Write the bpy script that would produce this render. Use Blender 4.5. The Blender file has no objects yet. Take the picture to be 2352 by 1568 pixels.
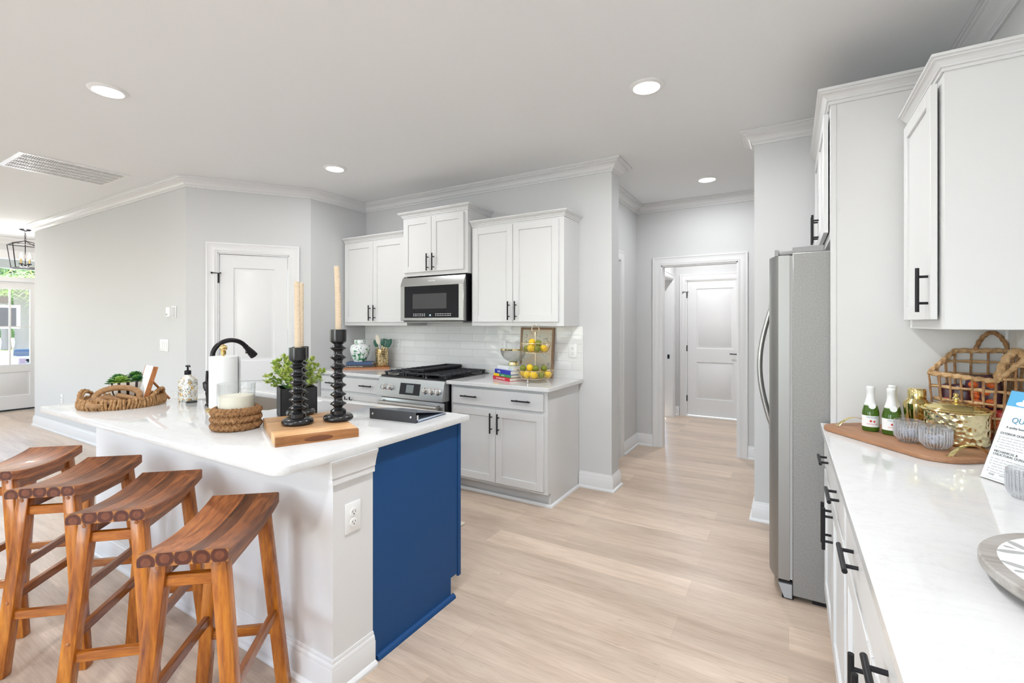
import bpy, bmesh, math, random
from mathutils import Vector, Matrix
random.seed(7)
S = bpy.context.scene
COL = S.collection
R = math.radians
PI = math.pi
# ---------------------------------------------------------------- camera
cam_d = bpy.data.cameras.new('camera'); cam = bpy.data.objects.new('camera', cam_d); COL.objects.link(cam)
cam.location = (0, 0, 1.39); cam.rotation_euler = (R(90), 0, R(30.68))
cam_d.sensor_width = 36; cam_d.lens = 36 * 1071.4 / 2352; cam_d.shift_y = -(784 - 743.1) / 2352
cam_d.clip_start = 0.02; cam_d.clip_end = 300
S.camera = cam
# ---------------------------------------------------------------- world, sun, window fill lamps, exposure
W = bpy.data.worlds.new('world'); S.world = W; W.use_nodes = True
nt = W.node_tree; bg = nt.nodes['Background']
sky = nt.nodes.new('ShaderNodeTexSky'); sky.sky_type = 'NISHITA'; sky.sun_disc = False
sky.sun_elevation = R(48); sky.sun_rotation = R(120); sky.air_density = 1.0; sky.dust_density = 0.6
nt.links.new(sky.outputs[0], bg.inputs[0]); bg.inputs[1].default_value = 0.62
sd = bpy.data.lights.new('sun', 'SUN'); sd.energy = 6.5; sd.angle = R(1); sd.color = (1, .96, .9)
so = bpy.data.objects.new('sun', sd); COL.objects.link(so); so.rotation_euler = (R(38), 0, R(200))
def area(name, loc, rot, sx, sy, power, color=(1, 1, 1), shape='RECTANGLE', spread=None):
    d = bpy.data.lights.new(name, 'AREA'); d.shape = shape; d.size = sx
    if shape == 'RECTANGLE': d.size_y = sy
    d.energy = power; d.color = color
    if spread: d.spread = spread
    o = bpy.data.objects.new(name, d); COL.objects.link(o); o.location = loc; o.rotation_euler = rot
    return o
# area lamps added at the living-side windows, reinforcing daylight (behind and left of camera)
area('window_fill_light', (-1.6, -3.42, 1.45), (R(-102), 0, PI), 2.2, 1.7, 40, (.86, .93, 1))
area('window_fill_light', (-5.4, -3.42, 1.45), (R(-102), 0, PI), 3.0, 1.9, 14, (.86, .93, 1))
area('window_fill_light', (-10.5, -1.3, 1.4), (R(110), 0, R(-90)), 2.6, 1.9, 12, (.84, .92, 1))
S.view_settings.view_transform = 'Standard'
try: S.view_settings.look = 'None'
except Exception: pass
S.view_settings.gamma = 1.0; S.view_settings.use_curve_mapping = False
S.view_settings.exposure = 0.60
# ---------------------------------------------------------------- mesh helpers
class MB:
    def __init__(s): s.bm = bmesh.new()
    def merge(s, t, mi=0, smooth=False, M=None):
        if M is not None: bmesh.ops.transform(t, matrix=M, verts=t.verts)
        for f in t.faces: f.material_index = mi; f.smooth = smooth
        me = bpy.data.meshes.new('tmp'); t.to_mesh(me); t.free(); s.bm.from_mesh(me); bpy.data.meshes.remove(me)
        return s
    def box(s, x0, x1, y0, y1, z0, z1, mi=0, bev=0.0, seg=1, M=None):
        t = bmesh.new(); bmesh.ops.create_cube(t, size=1)
        for v in t.verts: v.co = Vector(((v.co.x + .5) * (x1 - x0) + x0, (v.co.y + .5) * (y1 - y0) + y0, (v.co.z + .5) * (z1 - z0) + z0))
        if bev: bmesh.ops.bevel(t, geom=t.edges[:], offset=bev, segments=seg, profile=.5, affect='EDGES')
        return s.merge(t, mi, seg > 1, M)
    def lathe(s, prof, seg=32, c=(0, 0, 0), mi=0, smooth=True, M=None, jitter=None, cap=True):
        t = bmesh.new(); rings = []
        for i, (r, z) in enumerate(prof):
            if r < 1e-6: rings.append([t.verts.new((c[0], c[1], c[2] + z))]); continue
            rg = []
            for k in range(seg):
                a = 2 * PI * k / seg; rr = r if not jitter else jitter(r, z, a, i)
                rg.append(t.verts.new((c[0] + rr * math.cos(a), c[1] + rr * math.sin(a), c[2] + z)))
            rings.append(rg)
        for a, b in zip(rings, rings[1:]):
            if len(a) == 1 and len(b) == 1: continue
            for k in range(seg):
                k2 = (k + 1) % seg
                if len(a) == 1: t.faces.new((a[0], b[k2], b[k]))
                elif len(b) == 1: t.faces.new((a[k], a[k2], b[0]))
                else: t.faces.new((a[k], a[k2], b[k2], b[k]))
        if cap:
            for rg, rev in ((rings[0], True), (rings[-1], False)):
                if len(rg) > 1: t.faces.new(rg[::-1] if rev else rg)
        bmesh.ops.recalc_face_normals(t, faces=t.faces)
        return s.merge(t, mi, smooth, M)
    def cyl(s, p0, p1, r, seg=16, mi=0, r2=None):
        return s.tube([p0, p1], r if r2 is None else [r, r2], seg, mi)
    def tube(s, pts, r, seg=8, mi=0, closed=False, smooth=True, M=None, twist=0, flat=1.0, lobes=0):
        pts = [Vector(p) for p in pts]; n = len(pts)
        rs = list(r) if isinstance(r, (list, tuple)) else [r] * n
        t = bmesh.new(); rings = []; up = None
        for i, p in enumerate(pts):
            if closed: d = pts[(i + 1) % n] - pts[i - 1]
            elif i == 0: d = pts[1] - pts[0]
            elif i == n - 1: d = pts[-1] - pts[-2]
            else: d = (pts[i + 1] - p).normalized() + (p - pts[i - 1]).normalized()
            d = d.normalized() if d.length > 1e-9 else Vector((0, 0, 1))
            if up is None:
                ref = Vector((0, 0, 1)) if abs(d.z) < .9 else Vector((1, 0, 0))
                up = (ref - d * ref.dot(d)).normalized()
            else:
                up = (up - d * up.dot(d)); up = up.normalized() if up.length > 1e-6 else d.orthogonal().normalized()
            sd_ = d.cross(up); rg = []
            for k in range(seg):
                a = 2 * PI * k / seg; q = a + twist * i
                rr = rs[i] * (1 + (.22 * math.cos(lobes * (a + twist * i)) if lobes else 0))
                rg.append(t.verts.new(p + (up * math.cos(a) * flat + sd_ * math.sin(a)) * rr))
            rings.append(rg)
        m = n if closed else n - 1
        for i in range(m):
            a, b = rings[i], rings[(i + 1) % n]
            for k in range(seg):
                k2 = (k + 1) % seg; t.faces.new((a[k], a[k2], b[k2], b[k]))
        if not closed: t.faces.new(rings[0][::-1]); t.faces.new(rings[-1])
        bmesh.ops.recalc_face_normals(t, faces=t.faces)
        return s.merge(t, mi, smooth, M)
    def ball(s, c, r, mi=0, sc=(1, 1, 1), seg=20, M=None, noise=0):
        t = bmesh.new(); bmesh.ops.create_uvsphere(t, u_segments=seg, v_segments=max(6, seg // 2), radius=1)
        for v in t.verts:
            k = 1 + noise * (random.random() - .5)
            v.co = Vector((c[0] + v.co.x * r * sc[0] * k, c[1] + v.co.y * r * sc[1] * k, c[2] + v.co.z * r * sc[2] * k))
        return s.merge(t, mi, True, M)
    def prism(s, poly, z0, z1, mi=0, bev=0, M=None, seg=1, smooth=False):
        t = bmesh.new(); vs = [t.verts.new((x, y, z0)) for x, y in poly]; f = t.faces.new(vs)
        r = bmesh.ops.extrude_face_region(t, geom=[f])
        for v in r['geom']:
            if isinstance(v, bmesh.types.BMVert): v.co.z = z1
        bmesh.ops.recalc_face_normals(t, faces=t.faces)
        if bev:
            es = [e for e in t.edges if abs(e.verts[0].co.z - e.verts[1].co.z) < 1e-6]
            bmesh.ops.bevel(t, geom=es, offset=bev, segments=seg, profile=.5, affect='EDGES')
        return s.merge(t, mi, smooth, M)
    def sweep(s, prof, path, side=1, mi=0, closed=False):
        """profile of (out, z) swept along a flat path, mitred; side=+1 puts 'out' to the left of the path"""
        t = bmesh.new(); P = [Vector((p[0], p[1])) for p in path]; n = len(P); rings = []
        for i in range(n):
            ds = []
            if i > 0 or closed: ds.append((P[i] - P[i - 1]).normalized())
            if i < n - 1 or closed: ds.append((P[(i + 1) % n] - P[i]).normalized())
            ns = [Vector((-d.y, d.x)) * side for d in ds]
            if len(ns) == 2:
                m = (ns[0] + ns[1]); m = m / max(.2, (1 + ns[0].dot(ns[1])))
            else: m = ns[0]
            rings.append([t.verts.new((P[i].x + m.x * o, P[i].y + m.y * o, z)) for o, z in prof])
        k = len(prof)
        for i in range(n if closed else n - 1):
            a, b = rings[i], rings[(i + 1) % n]
            for j in range(k): t.faces.new((a[j], a[(j + 1) % k], b[(j + 1) % k], b[j]))
        if not closed: t.faces.new(rings[0]); t.faces.new(rings[-1][::-1])
        bmesh.ops.recalc_face_normals(t, faces=t.faces)
        return s.merge(t, mi)
    def quad(s, a, b, c, d, mi=0):
        t = bmesh.new(); t.faces.new([t.verts.new(p) for p in (a, b, c, d)]); return s.merge(t, mi)
    def text(s, body, size, M, mi=0, ext=.0004, align='LEFT'):
        cu = bpy.data.curves.new('txt', 'FONT'); cu.body = body; cu.size = size; cu.extrude = ext; cu.align_x = align; cu.resolution_u = 3
        o = bpy.data.objects.new('txt', cu); COL.objects.link(o)
        me = bpy.data.meshes.new_from_object(o); t = bmesh.new(); t.from_mesh(me)
        bpy.data.objects.remove(o); bpy.data.curves.remove(cu); bpy.data.meshes.remove(me)
        return s.merge(t, mi, False, M)
def fine(pts, step=.006, closed=False):
    pts = [Vector(p) for p in pts]; q = pts + [pts[0]] if closed else pts; out = []
    for a, b in zip(q, q[1:]):
        n = max(1, int(round((b - a).length / step))); out += [a.lerp(b, k / n) for k in range(n)]
    if not closed: out.append(q[-1])
    for _ in range(3):
        m = len(out); out = [(out[k - 1] + out[k] * 2 + out[(k + 1) % m]) / 4 if (closed or 0 < k < m - 1) else out[k] for k in range(m)]
    return out
def T(x=0, y=0, z=0, rz=0, rx=0, ry=0): return Matrix.Translation((x, y, z)) @ Matrix.Rotation(rz, 4, 'Z') @ Matrix.Rotation(ry, 4, 'Y') @ Matrix.Rotation(rx, 4, 'X')
def obj(name, mb, mats, parent=None, loc=None, rz=0, label=None):
    me = bpy.data.meshes.new(name); mb.bm.to_mesh(me); mb.bm.free()
    for m in (mats if isinstance(mats, (list, tuple)) else [mats]): me.materials.append(m)
    try: me.set_sharp_from_angle(angle=R(38))
    except Exception: pass
    o = bpy.data.objects.new(name, me); COL.objects.link(o)
    if parent: o.parent = parent
    if loc: o.location = loc
    if rz: o.rotation_euler = (0, 0, rz)
    if label: o['label'] = label
    return o
def tag(o, label, cat, group=None, kind=None):
    o['label'] = label; o['category'] = cat
    if group: o['group'] = group
    if kind: o['kind'] = kind
    return o
def thing(name, label, cat, loc=(0, 0, 0), rz=0, group=None):
    o = bpy.data.objects.new(name, None); COL.objects.link(o); o.location = loc; o.rotation_euler = (0, 0, rz); o.empty_display_size = .05
    return tag(o, label, cat, group)
def struct(name, mb, mats, parent=None):
    o = obj(name, mb, mats, parent)
    if not parent: o['kind'] = 'structure'
    return o
def copy_tree(o, parent=None, loc=None, rz=None, label=None, group=None):
    c = o.copy(); COL.objects.link(c)
    if parent: c.parent = parent
    if loc: c.location = loc
    if rz is not None: c.rotation_euler = (0, 0, rz)
    if label: c['label'] = label
    if group: c['group'] = group
    for ch in list(o.children): copy_tree(ch, c)
    return c
# ---------------------------------------------------------------- material helpers
def mat(name, col=(.8, .8, .8), rough=.5, metal=0, spec=.5, trans=0, ior=1.45, emit=None, es=0, coat=0):
    m = bpy.data.materials.new(name); m.use_nodes = True; b = m.node_tree.nodes['Principled BSDF']
    b.inputs['Base Color'].default_value = (*col, 1); b.inputs['Roughness'].default_value = rough; b.inputs['Metallic'].default_value = metal
    b.inputs['Specular IOR Level'].default_value = spec; b.inputs['Transmission Weight'].default_value = trans; b.inputs['IOR'].default_value = ior
    b.inputs['Coat Weight'].default_value = coat
    if emit: b.inputs['Emission Color'].default_value = (*emit, 1); b.inputs['Emission Strength'].default_value = es
    return m
class NT:
    def __init__(s, m): s.n = m.node_tree.nodes; s.l = m.node_tree.links; s.b = s.n['Principled BSDF']
    def add(s, t, **k):
        x = s.n.new(t)
        for a, v in k.items():
            if a.startswith('i_'): x.inputs[a[2:].replace('_', ' ')].default_value = v
            else: setattr(x, a, v)
        return x
    def coord(s, scale=(1, 1, 1), rot=(0, 0, 0), kind='Object', loc=(0, 0, 0)):
        c = s.add('ShaderNodeTexCoord'); m = s.add('ShaderNodeMapping'); m.inputs['Scale'].default_value = scale; m.inputs['Rotation'].default_value = rot; m.inputs['Location'].default_value = loc
        s.l.new(c.outputs[kind], m.inputs[0]); return m.outputs[0]
    def noise(s, vec, scale=5, detail=3, rough=.5, dist=0):
        x = s.add('ShaderNodeTexNoise'); x.inputs['Scale'].default_value = scale; x.inputs['Detail'].default_value = detail; x.inputs['Roughness'].default_value = rough; x.inputs['Distortion'].default_value = dist
        s.l.new(vec, x.inputs['Vector']); return x.outputs['Fac']
    def ramp(s, fac, stops):
        r = s.add('ShaderNodeValToRGB'); e = r.color_ramp.elements
        while len(e) > 1: e.remove(e[-1])
        e[0].position = stops[0][0]; e[0].color = (*stops[0][1], 1)
        for p, c in stops[1:]: q = e.new(p); q.color = (*c, 1)
        s.l.new(fac, r.inputs[0]); return r.outputs[0]
    def mix(s, a, b, fac=.5, mode='MIX'):
        m = s.add('ShaderNodeMix', data_type='RGBA', blend_type=mode)
        for v, i in ((a, 6), (b, 7)):
            if isinstance(v, tuple): m.inputs[i].default_value = (*v, 1)
            else: s.l.new(v, m.inputs[i])
        if isinstance(fac, float): m.inputs[0].default_value = fac
        else: s.l.new(fac, m.inputs[0])
        return m.outputs[2]
    def base(s, c): s.l.new(c, s.b.inputs['Base Color'])
    def bump(s, h, strength=.2, dist=.01):
        b = s.add('ShaderNodeBump'); b.inputs['Strength'].default_value = strength; b.inputs['Distance'].default_value = dist
        s.l.new(h, b.inputs['Height']); s.l.new(b.outputs[0], s.b.inputs['Normal'])
# plain
M = {}
M['wall'] = mat('wall paint light grey', (.64, .644, .642), .75, spec=.3)
M['ceil'] = mat('ceiling paint', (.86, .87, .875), .85, spec=.2)
M['trim'] = mat('white trim paint', (.77, .77, .77), .32)
M['cab'] = mat('white cabinet paint', (.72, .72, .715), .35)
M['gap'] = mat('dark door gap shade', (.03, .03, .03), .8)  # near-black stands in for the shade between cabinet doors
M['navy'] = mat('navy cabinet paint', (.014, .070, .21), .5, spec=.25)
M['black'] = mat('matte black metal', (.022, .021, .024), .42, .6)
M['blackgloss'] = mat('black gloss', (.008, .008, .01), .06)
M['iron'] = mat('cast iron', (.03, .031, .036), .5)
M['chrome'] = mat('chrome', (.82, .82, .82), .08, 1)
M['brass'] = mat('brushed brass', (.72, .53, .24), .2, 1)
M['gold'] = mat('polished gold', (.86, .72, .34), .1, 1)
M['plastic'] = mat('white plastic', (.86, .86, .85), .3)
M['slot'] = mat('outlet slot', (.08, .08, .08), .6)
M['paper'] = mat('white paper', (.86, .86, .85), .7)
M['page'] = mat('book pages', (.78, .75, .68), .8)
M['wax'] = mat('cream wax', (.83, .79, .66), .5)
M['glass'] = mat('clear glass', (1, 1, 1), .02, trans=1, ior=1.45)
M['bgreen'] = mat('green bottle glass', (.10, .22, .02), .06, spec=.6, trans=.55)
M['led'] = mat('lamp lens', (1, 1, 1), .5, emit=(1, .985, .95), es=9)
M['bulb'] = mat('candle bulb', (1, .9, .7), .5, emit=(1, .9, .74), es=7)
M['bronze'] = mat('oil rubbed bronze', (.035, .032, .034), .28, .85)
M['rubber'] = mat('black rubber', (.02, .02, .02), .6)
M['porcelain'] = mat('white porcelain', (.82, .84, .82), .12)
M['lemon'] = mat('lemon skin', (.90, .58, .02), .4)
M['lime'] = mat('lime skin', (.20, .23, .025), .4)
M['gnut'] = mat('green silicone', (.02, .11, .07), .45)
M['ivory'] = mat('ivory wood', (.80, .72, .60), .5)
M['navybook'] = mat('navy book cloth', (.045, .085, .18), .45)
M['brownbook'] = mat('brown book cover', (.035, .022, .02), .35)
M['blue'] = mat('cobalt book cover', (.03, .045, .42), .35)
M['green'] = mat('green book cover', (.05, .30, .11), .35)
M['red'] = mat('red book cover', (.60, .03, .05), .35)
M['lightbook'] = mat('pale book cover', (.70, .78, .74), .4)
M['ink'] = mat('printed ink', (.10, .11, .13), .7)
M['skyblue'] = mat('print sky blue', (.10, .45, .75), .6)
M['teal'] = mat('print teal ink', (.08, .28, .42), .6)
M['cyan'] = mat('front grass print', (.20, .36, .10), .6)
M['asphalt'] = mat('pale concrete', (.72, .72, .71), .9)
M['truck'] = mat('truck paint', (.03, .05, .09), .25)
M['signdark'] = mat('sign panel back', (.12, .11, .10), .7)
M['signtan'] = mat('brown board', (.18, .14, .10), .7)
M['candy'] = mat('orange sweets', (.82, .16, .03), .35)
M['candyred'] = mat('red wrapper', (.60, .05, .04), .3)
M['plum'] = mat('dark plum wrapper', (.09, .035, .05), .25)
M['cord'] = mat('grey rattan cord', (.42, .27, .14), .8)
def m_(name, col=(.5, .5, .5), rough=.5, **k):
    m = mat(name, col, rough, **k); return m, NT(m)
# floor: light oak planks running along X
m, n = m_('oak vinyl plank', rough=.30); M['floor'] = m
v = n.coord()
br = n.add('ShaderNodeTexBrick'); br.offset = .37; br.offset_frequency = 2
for k, x in (('Color1', (0, 0, 0, 1)), ('Color2', (1, 1, 1, 1)), ('Mortar', (.5, .5, .5, 1)), ('Scale', 1), ('Mortar Size', .0009), ('Mortar Smooth', .1), ('Bias', 0), ('Brick Width', 1.22), ('Row Height', .178)): br.inputs[k].default_value = x
n.l.new(v, br.inputs['Vector'])
g1 = n.noise(n.coord((1.1, 16, 1)), 2.2, 6, .62, .6); g2 = n.noise(n.coord((.5, 4.5, 1)), 1.9, 4, .55, .8); g3 = n.noise(n.coord((3, 60, 1)), 3, 3, .6)
c = n.ramp(g1, [(.28, (.44, .32, .23)), (.5, (.65, .51, .395)), (.72, (.76, .63, .51))])
c = n.mix(c, n.ramp(g2, [(.32, (.44, .325, .235)), (.6, (.76, .62, .50))]), .5)
c = n.mix(c, n.ramp(g3, [(.35, (.45, .34, .26)), (.6, (.78, .65, .53))]), .25)
kn = n.noise(n.coord((1.3, 5, 1)), 3.1, 2, .5, 1.5); c = n.mix(c, (.36, .27, .20), n.ramp(kn, [(.66, (0, 0, 0)), (.80, (.6, .6, .6))]))
c = n.mix(c, n.ramp(br.outputs['Color'], [(0, (.80, .785, .775)), (1, (1.04, 1.03, 1.02))]), .9, 'MULTIPLY')
c = n.mix(c, (.30, .22, .16), n.ramp(br.outputs['Fac'], [(0, (0, 0, 0)), (1, (.3, .3, .3))]))
n.base(c); n.bump(g1, .06, .002)
# quartz
m, n = m_('white quartz', (.8, .8, .8), .05); M['quartz'] = m
q = n.noise(n.coord((1, 2.2, 1), (0, 0, .5)), 3.2, 8, .62, 1.6); q2 = n.noise(n.coord(), 90, 2, .5)
c = n.ramp(q, [(.44, (.74, .74, .735)), (.497, (.72, .72, .715)), (.503, (.63, .625, .615)), (.51, (.72, .72, .715)), (.6, (.75, .75, .745))])
n.base(n.mix(c, n.ramp(q2, [(.3, (.70, .70, .69)), (.7, (.76, .76, .755))]), .35))
# glossy hand-made tile
m, n = m_('glossy subway tile', (.70, .70, .68), .07); M['tile'] = m
def tile(m, n, axis):
    rot = (R(90), 0, 0) if axis == 'x' else (R(90), 0, R(90))
    t = n.add('ShaderNodeTexCoord'); sx = n.add('ShaderNodeSeparateXYZ'); cx = n.add('ShaderNodeCombineXYZ')
    n.l.new(t.outputs['Object'], sx.inputs[0]); n.l.new(sx.outputs['X' if axis == 'x' else 'Y'], cx.inputs[0]); n.l.new(sx.outputs['Z'], cx.inputs[1])
    mp = n.add('ShaderNodeMapping'); mp.inputs['Location'].default_value = (.11, -.914 + .0, 0); n.l.new(cx.outputs[0], mp.inputs[0])
    b = n.add('ShaderNodeTexBrick'); b.offset = .5
    for k, x in (('Color1', (.76, .76, .75, 1)), ('Color2', (.83, .83, .82, 1)), ('Mortar', (.62, .62, .61, 1)), ('Scale', 1), ('Mortar Size', .0014), ('Mortar Smooth', .2), ('Bias', 0), ('Brick Width', .30), ('Row Height', .0755)): b.inputs[k].default_value = x
    n.l.new(mp.outputs[0], b.inputs['Vector']); n.base(b.outputs['Color'])
    w = n.noise(n.coord((1, 1, 1.6)), 10, 1, .5, .2); inv = n.add('ShaderNodeMath', operation='SUBTRACT'); inv.inputs[0].default_value = 1; n.l.new(b.outputs['Fac'], inv.inputs[1])
    ad = n.add('ShaderNodeMath', operation='MULTIPLY_ADD'); n.l.new(w, ad.inputs[0]); ad.inputs[1].default_value = 2.2; n.l.new(inv.outputs[0], ad.inputs[2])
    n.bump(ad.outputs[0], .6, .004)
tile(m, n, 'x')
m, n = m_('glossy subway tile side', (.70, .70, .68), .07); M['tiley'] = m; tile(m, n, 'y')
# stainless
m, n = m_('brushed stainless', (.50, .50, .49), .33, metal=1); M['steel'] = m
s1 = n.noise(n.coord((2, 2, 160)), 3, 3, .6); n.base(n.ramp(s1, [(.3, (.44, .44, .43)), (.7, (.54, .54, .53))])); n.bump(s1, .03, .001)
m, n = m_('satin fridge door steel', (.36, .36, .35), .42, metal=1); M['fsteel'] = m
m, n = m_('fridge side grey', (.30, .30, .29), .42, metal=.35); M['fgrey'] = m
s1 = n.noise(n.coord(), 130, 2, .6); n.base(n.ramp(s1, [(.3, (.275, .272, .262)), (.7, (.335, .332, .322))]))
# stool wood along axis
def wood(name, axis, cols, stripe=None, rough=.3, plank=.048, gs=1.0, coat=.25):
    m, n = m_(name, rough=rough, coat=coat)
    sc = {'x': (1.6, 14, 14), 'y': (14, 1.6, 14), 'z': (14, 14, 1.6)}[axis]; sc = tuple(a * gs for a in sc)
    g = n.noise(n.coord(sc), 1.6, 5, .6, 1.2); g2 = n.noise(n.coord(tuple(a * 3.5 for a in sc)), 2, 3, .6)
    c = n.ramp(g, [(.25, cols[0]), (.5, cols[1]), (.75, cols[2])])
    c = n.mix(c, n.ramp(g2, [(.35, cols[0]), (.65, cols[2])]), .25)
    if stripe:
        t = n.add('ShaderNodeTexCoord'); sx = n.add('ShaderNodeSeparateXYZ'); n.l.new(t.outputs['Object'], sx.inputs[0])
        dv = n.add('ShaderNodeMath', operation='DIVIDE'); n.l.new(sx.outputs[stripe], dv.inputs[0]); dv.inputs[1].default_value = plank
        fl = n.add('ShaderNodeMath', operation='FLOOR'); n.l.new(dv.outputs[0], fl.inputs[0])
        wn = n.add('ShaderNodeTexWhiteNoise', noise_dimensions='1D'); oi = n.add('ShaderNodeObjectInfo'); ad = n.add('ShaderNodeMath', operation='ADD')
        n.l.new(fl.outputs[0], ad.inputs[0]); n.l.new(oi.outputs['Random'], ad.inputs[1]); n.l.new(ad.outputs[0], wn.inputs['W'])
        c = n.mix(c, n.ramp(wn.outputs['Value'], [(0, stripe_dark), (1, (1.35, 1.3, 1.2))]), .85, 'MULTIPLY')
    n.base(c); n.bump(g2, .05, .001); return m
stripe_dark = (.30, .24, .20)
AC = [(.075, .020, .008), (.25, .075, .022), (.46, .18, .055)]
M['sx'] = wood('acacia seat', 'x', [(.045, .012, .004), (.26, .075, .018), (.56, .22, .065)], 'Y', .34, .047, coat=.1)
AL = [(.13, .022, .003), (.45, .13, .012), (.70, .27, .03)]
M['sz'] = wood('acacia leg', 'z', AL, None, .27); M['sy'] = wood('acacia rail crosswise', 'y', AL, None, .27); M['sxr'] = wood('acacia rail lengthwise', 'x', [(.09, .022, .006), (.28, .085, .018), (.46, .17, .04)], None, .27)
m, n = m_('acacia end grain', rough=.35, coat=.2); M['send'] = m
def mth(n, op, a, b=None, c=None):
    x = n.add('ShaderNodeMath', operation=op)
    for k, v in enumerate((a, b, c)):
        if v is None: continue
        if isinstance(v, (int, float)): x.inputs[k].default_value = v
        else: n.l.new(v, x.inputs[k])
    return x.outputs[0]
tc = n.add('ShaderNodeTexCoord'); sx = n.add('ShaderNodeSeparateXYZ'); n.l.new(tc.outputs['Object'], sx.inputs[0])
yd = mth(n, 'DIVIDE', mth(n, 'ADD', sx.outputs['Y'], .119), .0476); fy = mth(n, 'SUBTRACT', mth(n, 'FRACT', yd), .5); wn = n.add('ShaderNodeTexWhiteNoise', noise_dimensions='1D'); n.l.new(mth(n, 'FLOOR', yd), wn.inputs['W'])
dy = mth(n, 'MULTIPLY', fy, .0476); dz = mth(n, 'SUBTRACT', sx.outputs['Z'], mth(n, 'MULTIPLY_ADD', wn.outputs['Value'], .012, .714))
dd = mth(n, 'SQRT', mth(n, 'ADD', mth(n, 'MULTIPLY', dy, dy), mth(n, 'MULTIPLY', dz, dz))); nz = n.noise(n.coord(), 45, 3, .6); dd = mth(n, 'MULTIPLY_ADD', nz, .006, dd)
rg = n.noise(n.coord(), 60, 3, .6)
c = n.ramp(mth(n, 'MULTIPLY', dd, 22), [(0, (.16, .045, .02)), (.3, (.20, .06, .025)), (.40, (.09, .02, .01)), (.58, (.10, .025, .012)), (.64, (.45, .18, .045)), (1, (.55, .24, .06))])
n.base(n.mix(c, n.ramp(rg, [(.4, (.6, .55, .5)), (.6, (1, 1, 1))]), .5, 'MULTIPLY'))
stripe_dark = (.50, .40, .34)
M['board'] = wood('striped cutting board', 'y', [(.42, .20, .085), (.66, .40, .20), (.80, .55, .32)], 'X', .42, .047, coat=0)
M['boardedge'] = wood('cutting board edge', 'y', [(.20, .075, .022), (.38, .155, .05), (.50, .23, .09)], None, .45, coat=0)
stripe_dark = (.8, .8, .8)
M['walnut'] = wood('tan serving wood', 'x', [(.25, .11, .05), (.38, .19, .10), (.46, .25, .14)], None, .5, coat=0)
M['cherry'] = wood('orange cherry wood', 'x', [(.28, .09, .025), (.44, .16, .05), (.52, .22, .08)], None, .45, coat=0)
M['drift'] = wood('brown carved wood', 'x', [(.20, .10, .04), (.34, .18, .075), (.44, .25, .11)], None, .5, coat=0)
M['greywood'] = wood('whitewashed grey wood', 'x', [(.22, .19, .17), (.38, .35, .32), (.50, .48, .45)], None, .6, gs=.6, coat=0)
M['frame'] = wood('brown picture frame', 'z', [(.20, .11, .06), (.32, .19, .11), (.38, .24, .15)], None, .5, coat=0)
# woven straw
def straw(name, cols, scale=(40, 40, 40)):
    m, n = m_(name, rough=.75); g = n.noise(n.coord(scale), 1.5, 4, .65, .6)
    n.base(n.ramp(g, [(.25, cols[0]), (.5, cols[1]), (.75, cols[2])])); n.bump(g, .35, .003); return m
M['straw'] = straw('water hyacinth', [(.16, .075, .025), (.38, .20, .08), (.58, .36, .17)])
M['seagrass'] = straw('brown seagrass braid', [(.11, .05, .018), (.28, .135, .05), (.44, .25, .11)], (60, 60, 60))
M['rattan'] = straw('light rattan strip', [(.28, .15, .065), (.50, .31, .15), (.64, .44, .25)], (25, 25, 25))
M['rattand'] = straw('brown rattan strip', [(.18, .085, .035), (.34, .18, .08), (.48, .29, .15)], (25, 25, 25))
# foliage
def leafm(name, a, b):
    m, n = m_(name, rough=.5); g = n.noise(n.coord(), 34, 2, .5); n.base(n.ramp(g, [(.35, a), (.65, b)])); return m
M['boxwood'] = leafm('bright boxwood leaf', (.26, .40, .06), (.66, .72, .20))
M['succ'] = leafm('succulent green', (.02, .10, .035), (.10, .26, .04))
M['hedge'] = leafm('hedge leaves', (.10, .26, .08), (.34, .50, .18)); M['palm'] = mat('palm frond', (.46, .60, .24), .7)
M['grass'] = leafm('lawn grass', (.38, .46, .16), (.62, .60, .26)); M['trunk'] = mat('palm trunk', (.24, .21, .20), .9)
# ginger jar
m, n = m_('green and white jar', (.8, .8, .8), .12); M['jar'] = m
a = n.noise(n.coord(), 22, 3, .6, .8); b = n.noise(n.coord((1, 1, 1), (0, 0, 0), 'Object', (3, 1, 2)), 38, 3, .6, 1)
c = n.ramp(a, [(.54, (.84, .86, .85)), (.57, (.10, .34, .14)), (.66, (.06, .22, .10))]); n.base(n.mix(c, n.ramp(b, [(.60, (1, 1, 1)), (.63, (.30, .34, .36))]), 1.0, 'MULTIPLY'))
# soap bottle pattern
m, n = m_('patterned soap label', (.8, .8, .8), .3); M['soap'] = m
a = n.noise(n.coord(), 60, 3, .6, 1.2); b = n.noise(n.coord((1, 1, 1), (0, 0, 0), 'Object', (5, 2, 1)), 55, 2, .6, .8)
c = n.ramp(a, [(.54, (.85, .84, .78)), (.57, (.06, .10, .11)), (.62, (.05, .09, .09)), (.64, (.85, .84, .78))]); n.base(n.mix(c, (.72, .40, .08), n.ramp(b, [(.59, (0, 0, 0)), (.62, (1, 1, 1))])))
# striped pot
m, n = m_('black and cream stripes', (.8, .8, .8), .35); M['stripe'] = m
t = n.add('ShaderNodeTexCoord'); gr = n.add('ShaderNodeTexGradient', gradient_type='RADIAL'); n.l.new(t.outputs['Object'], gr.inputs[0])
mu = n.add('ShaderNodeMath', operation='MULTIPLY'); n.l.new(gr.outputs['Fac'], mu.inputs[0]); mu.inputs[1].default_value = 13
fr = n.add('ShaderNodeMath', operation='FRACT'); n.l.new(mu.outputs[0], fr.inputs[0]); n.base(n.ramp(fr.outputs[0], [(0, (.78, .72, .62)), (.64, (.78, .72, .62)), (.66, (.03, .018, .015)), (1, (.03, .018, .015))]))
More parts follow.
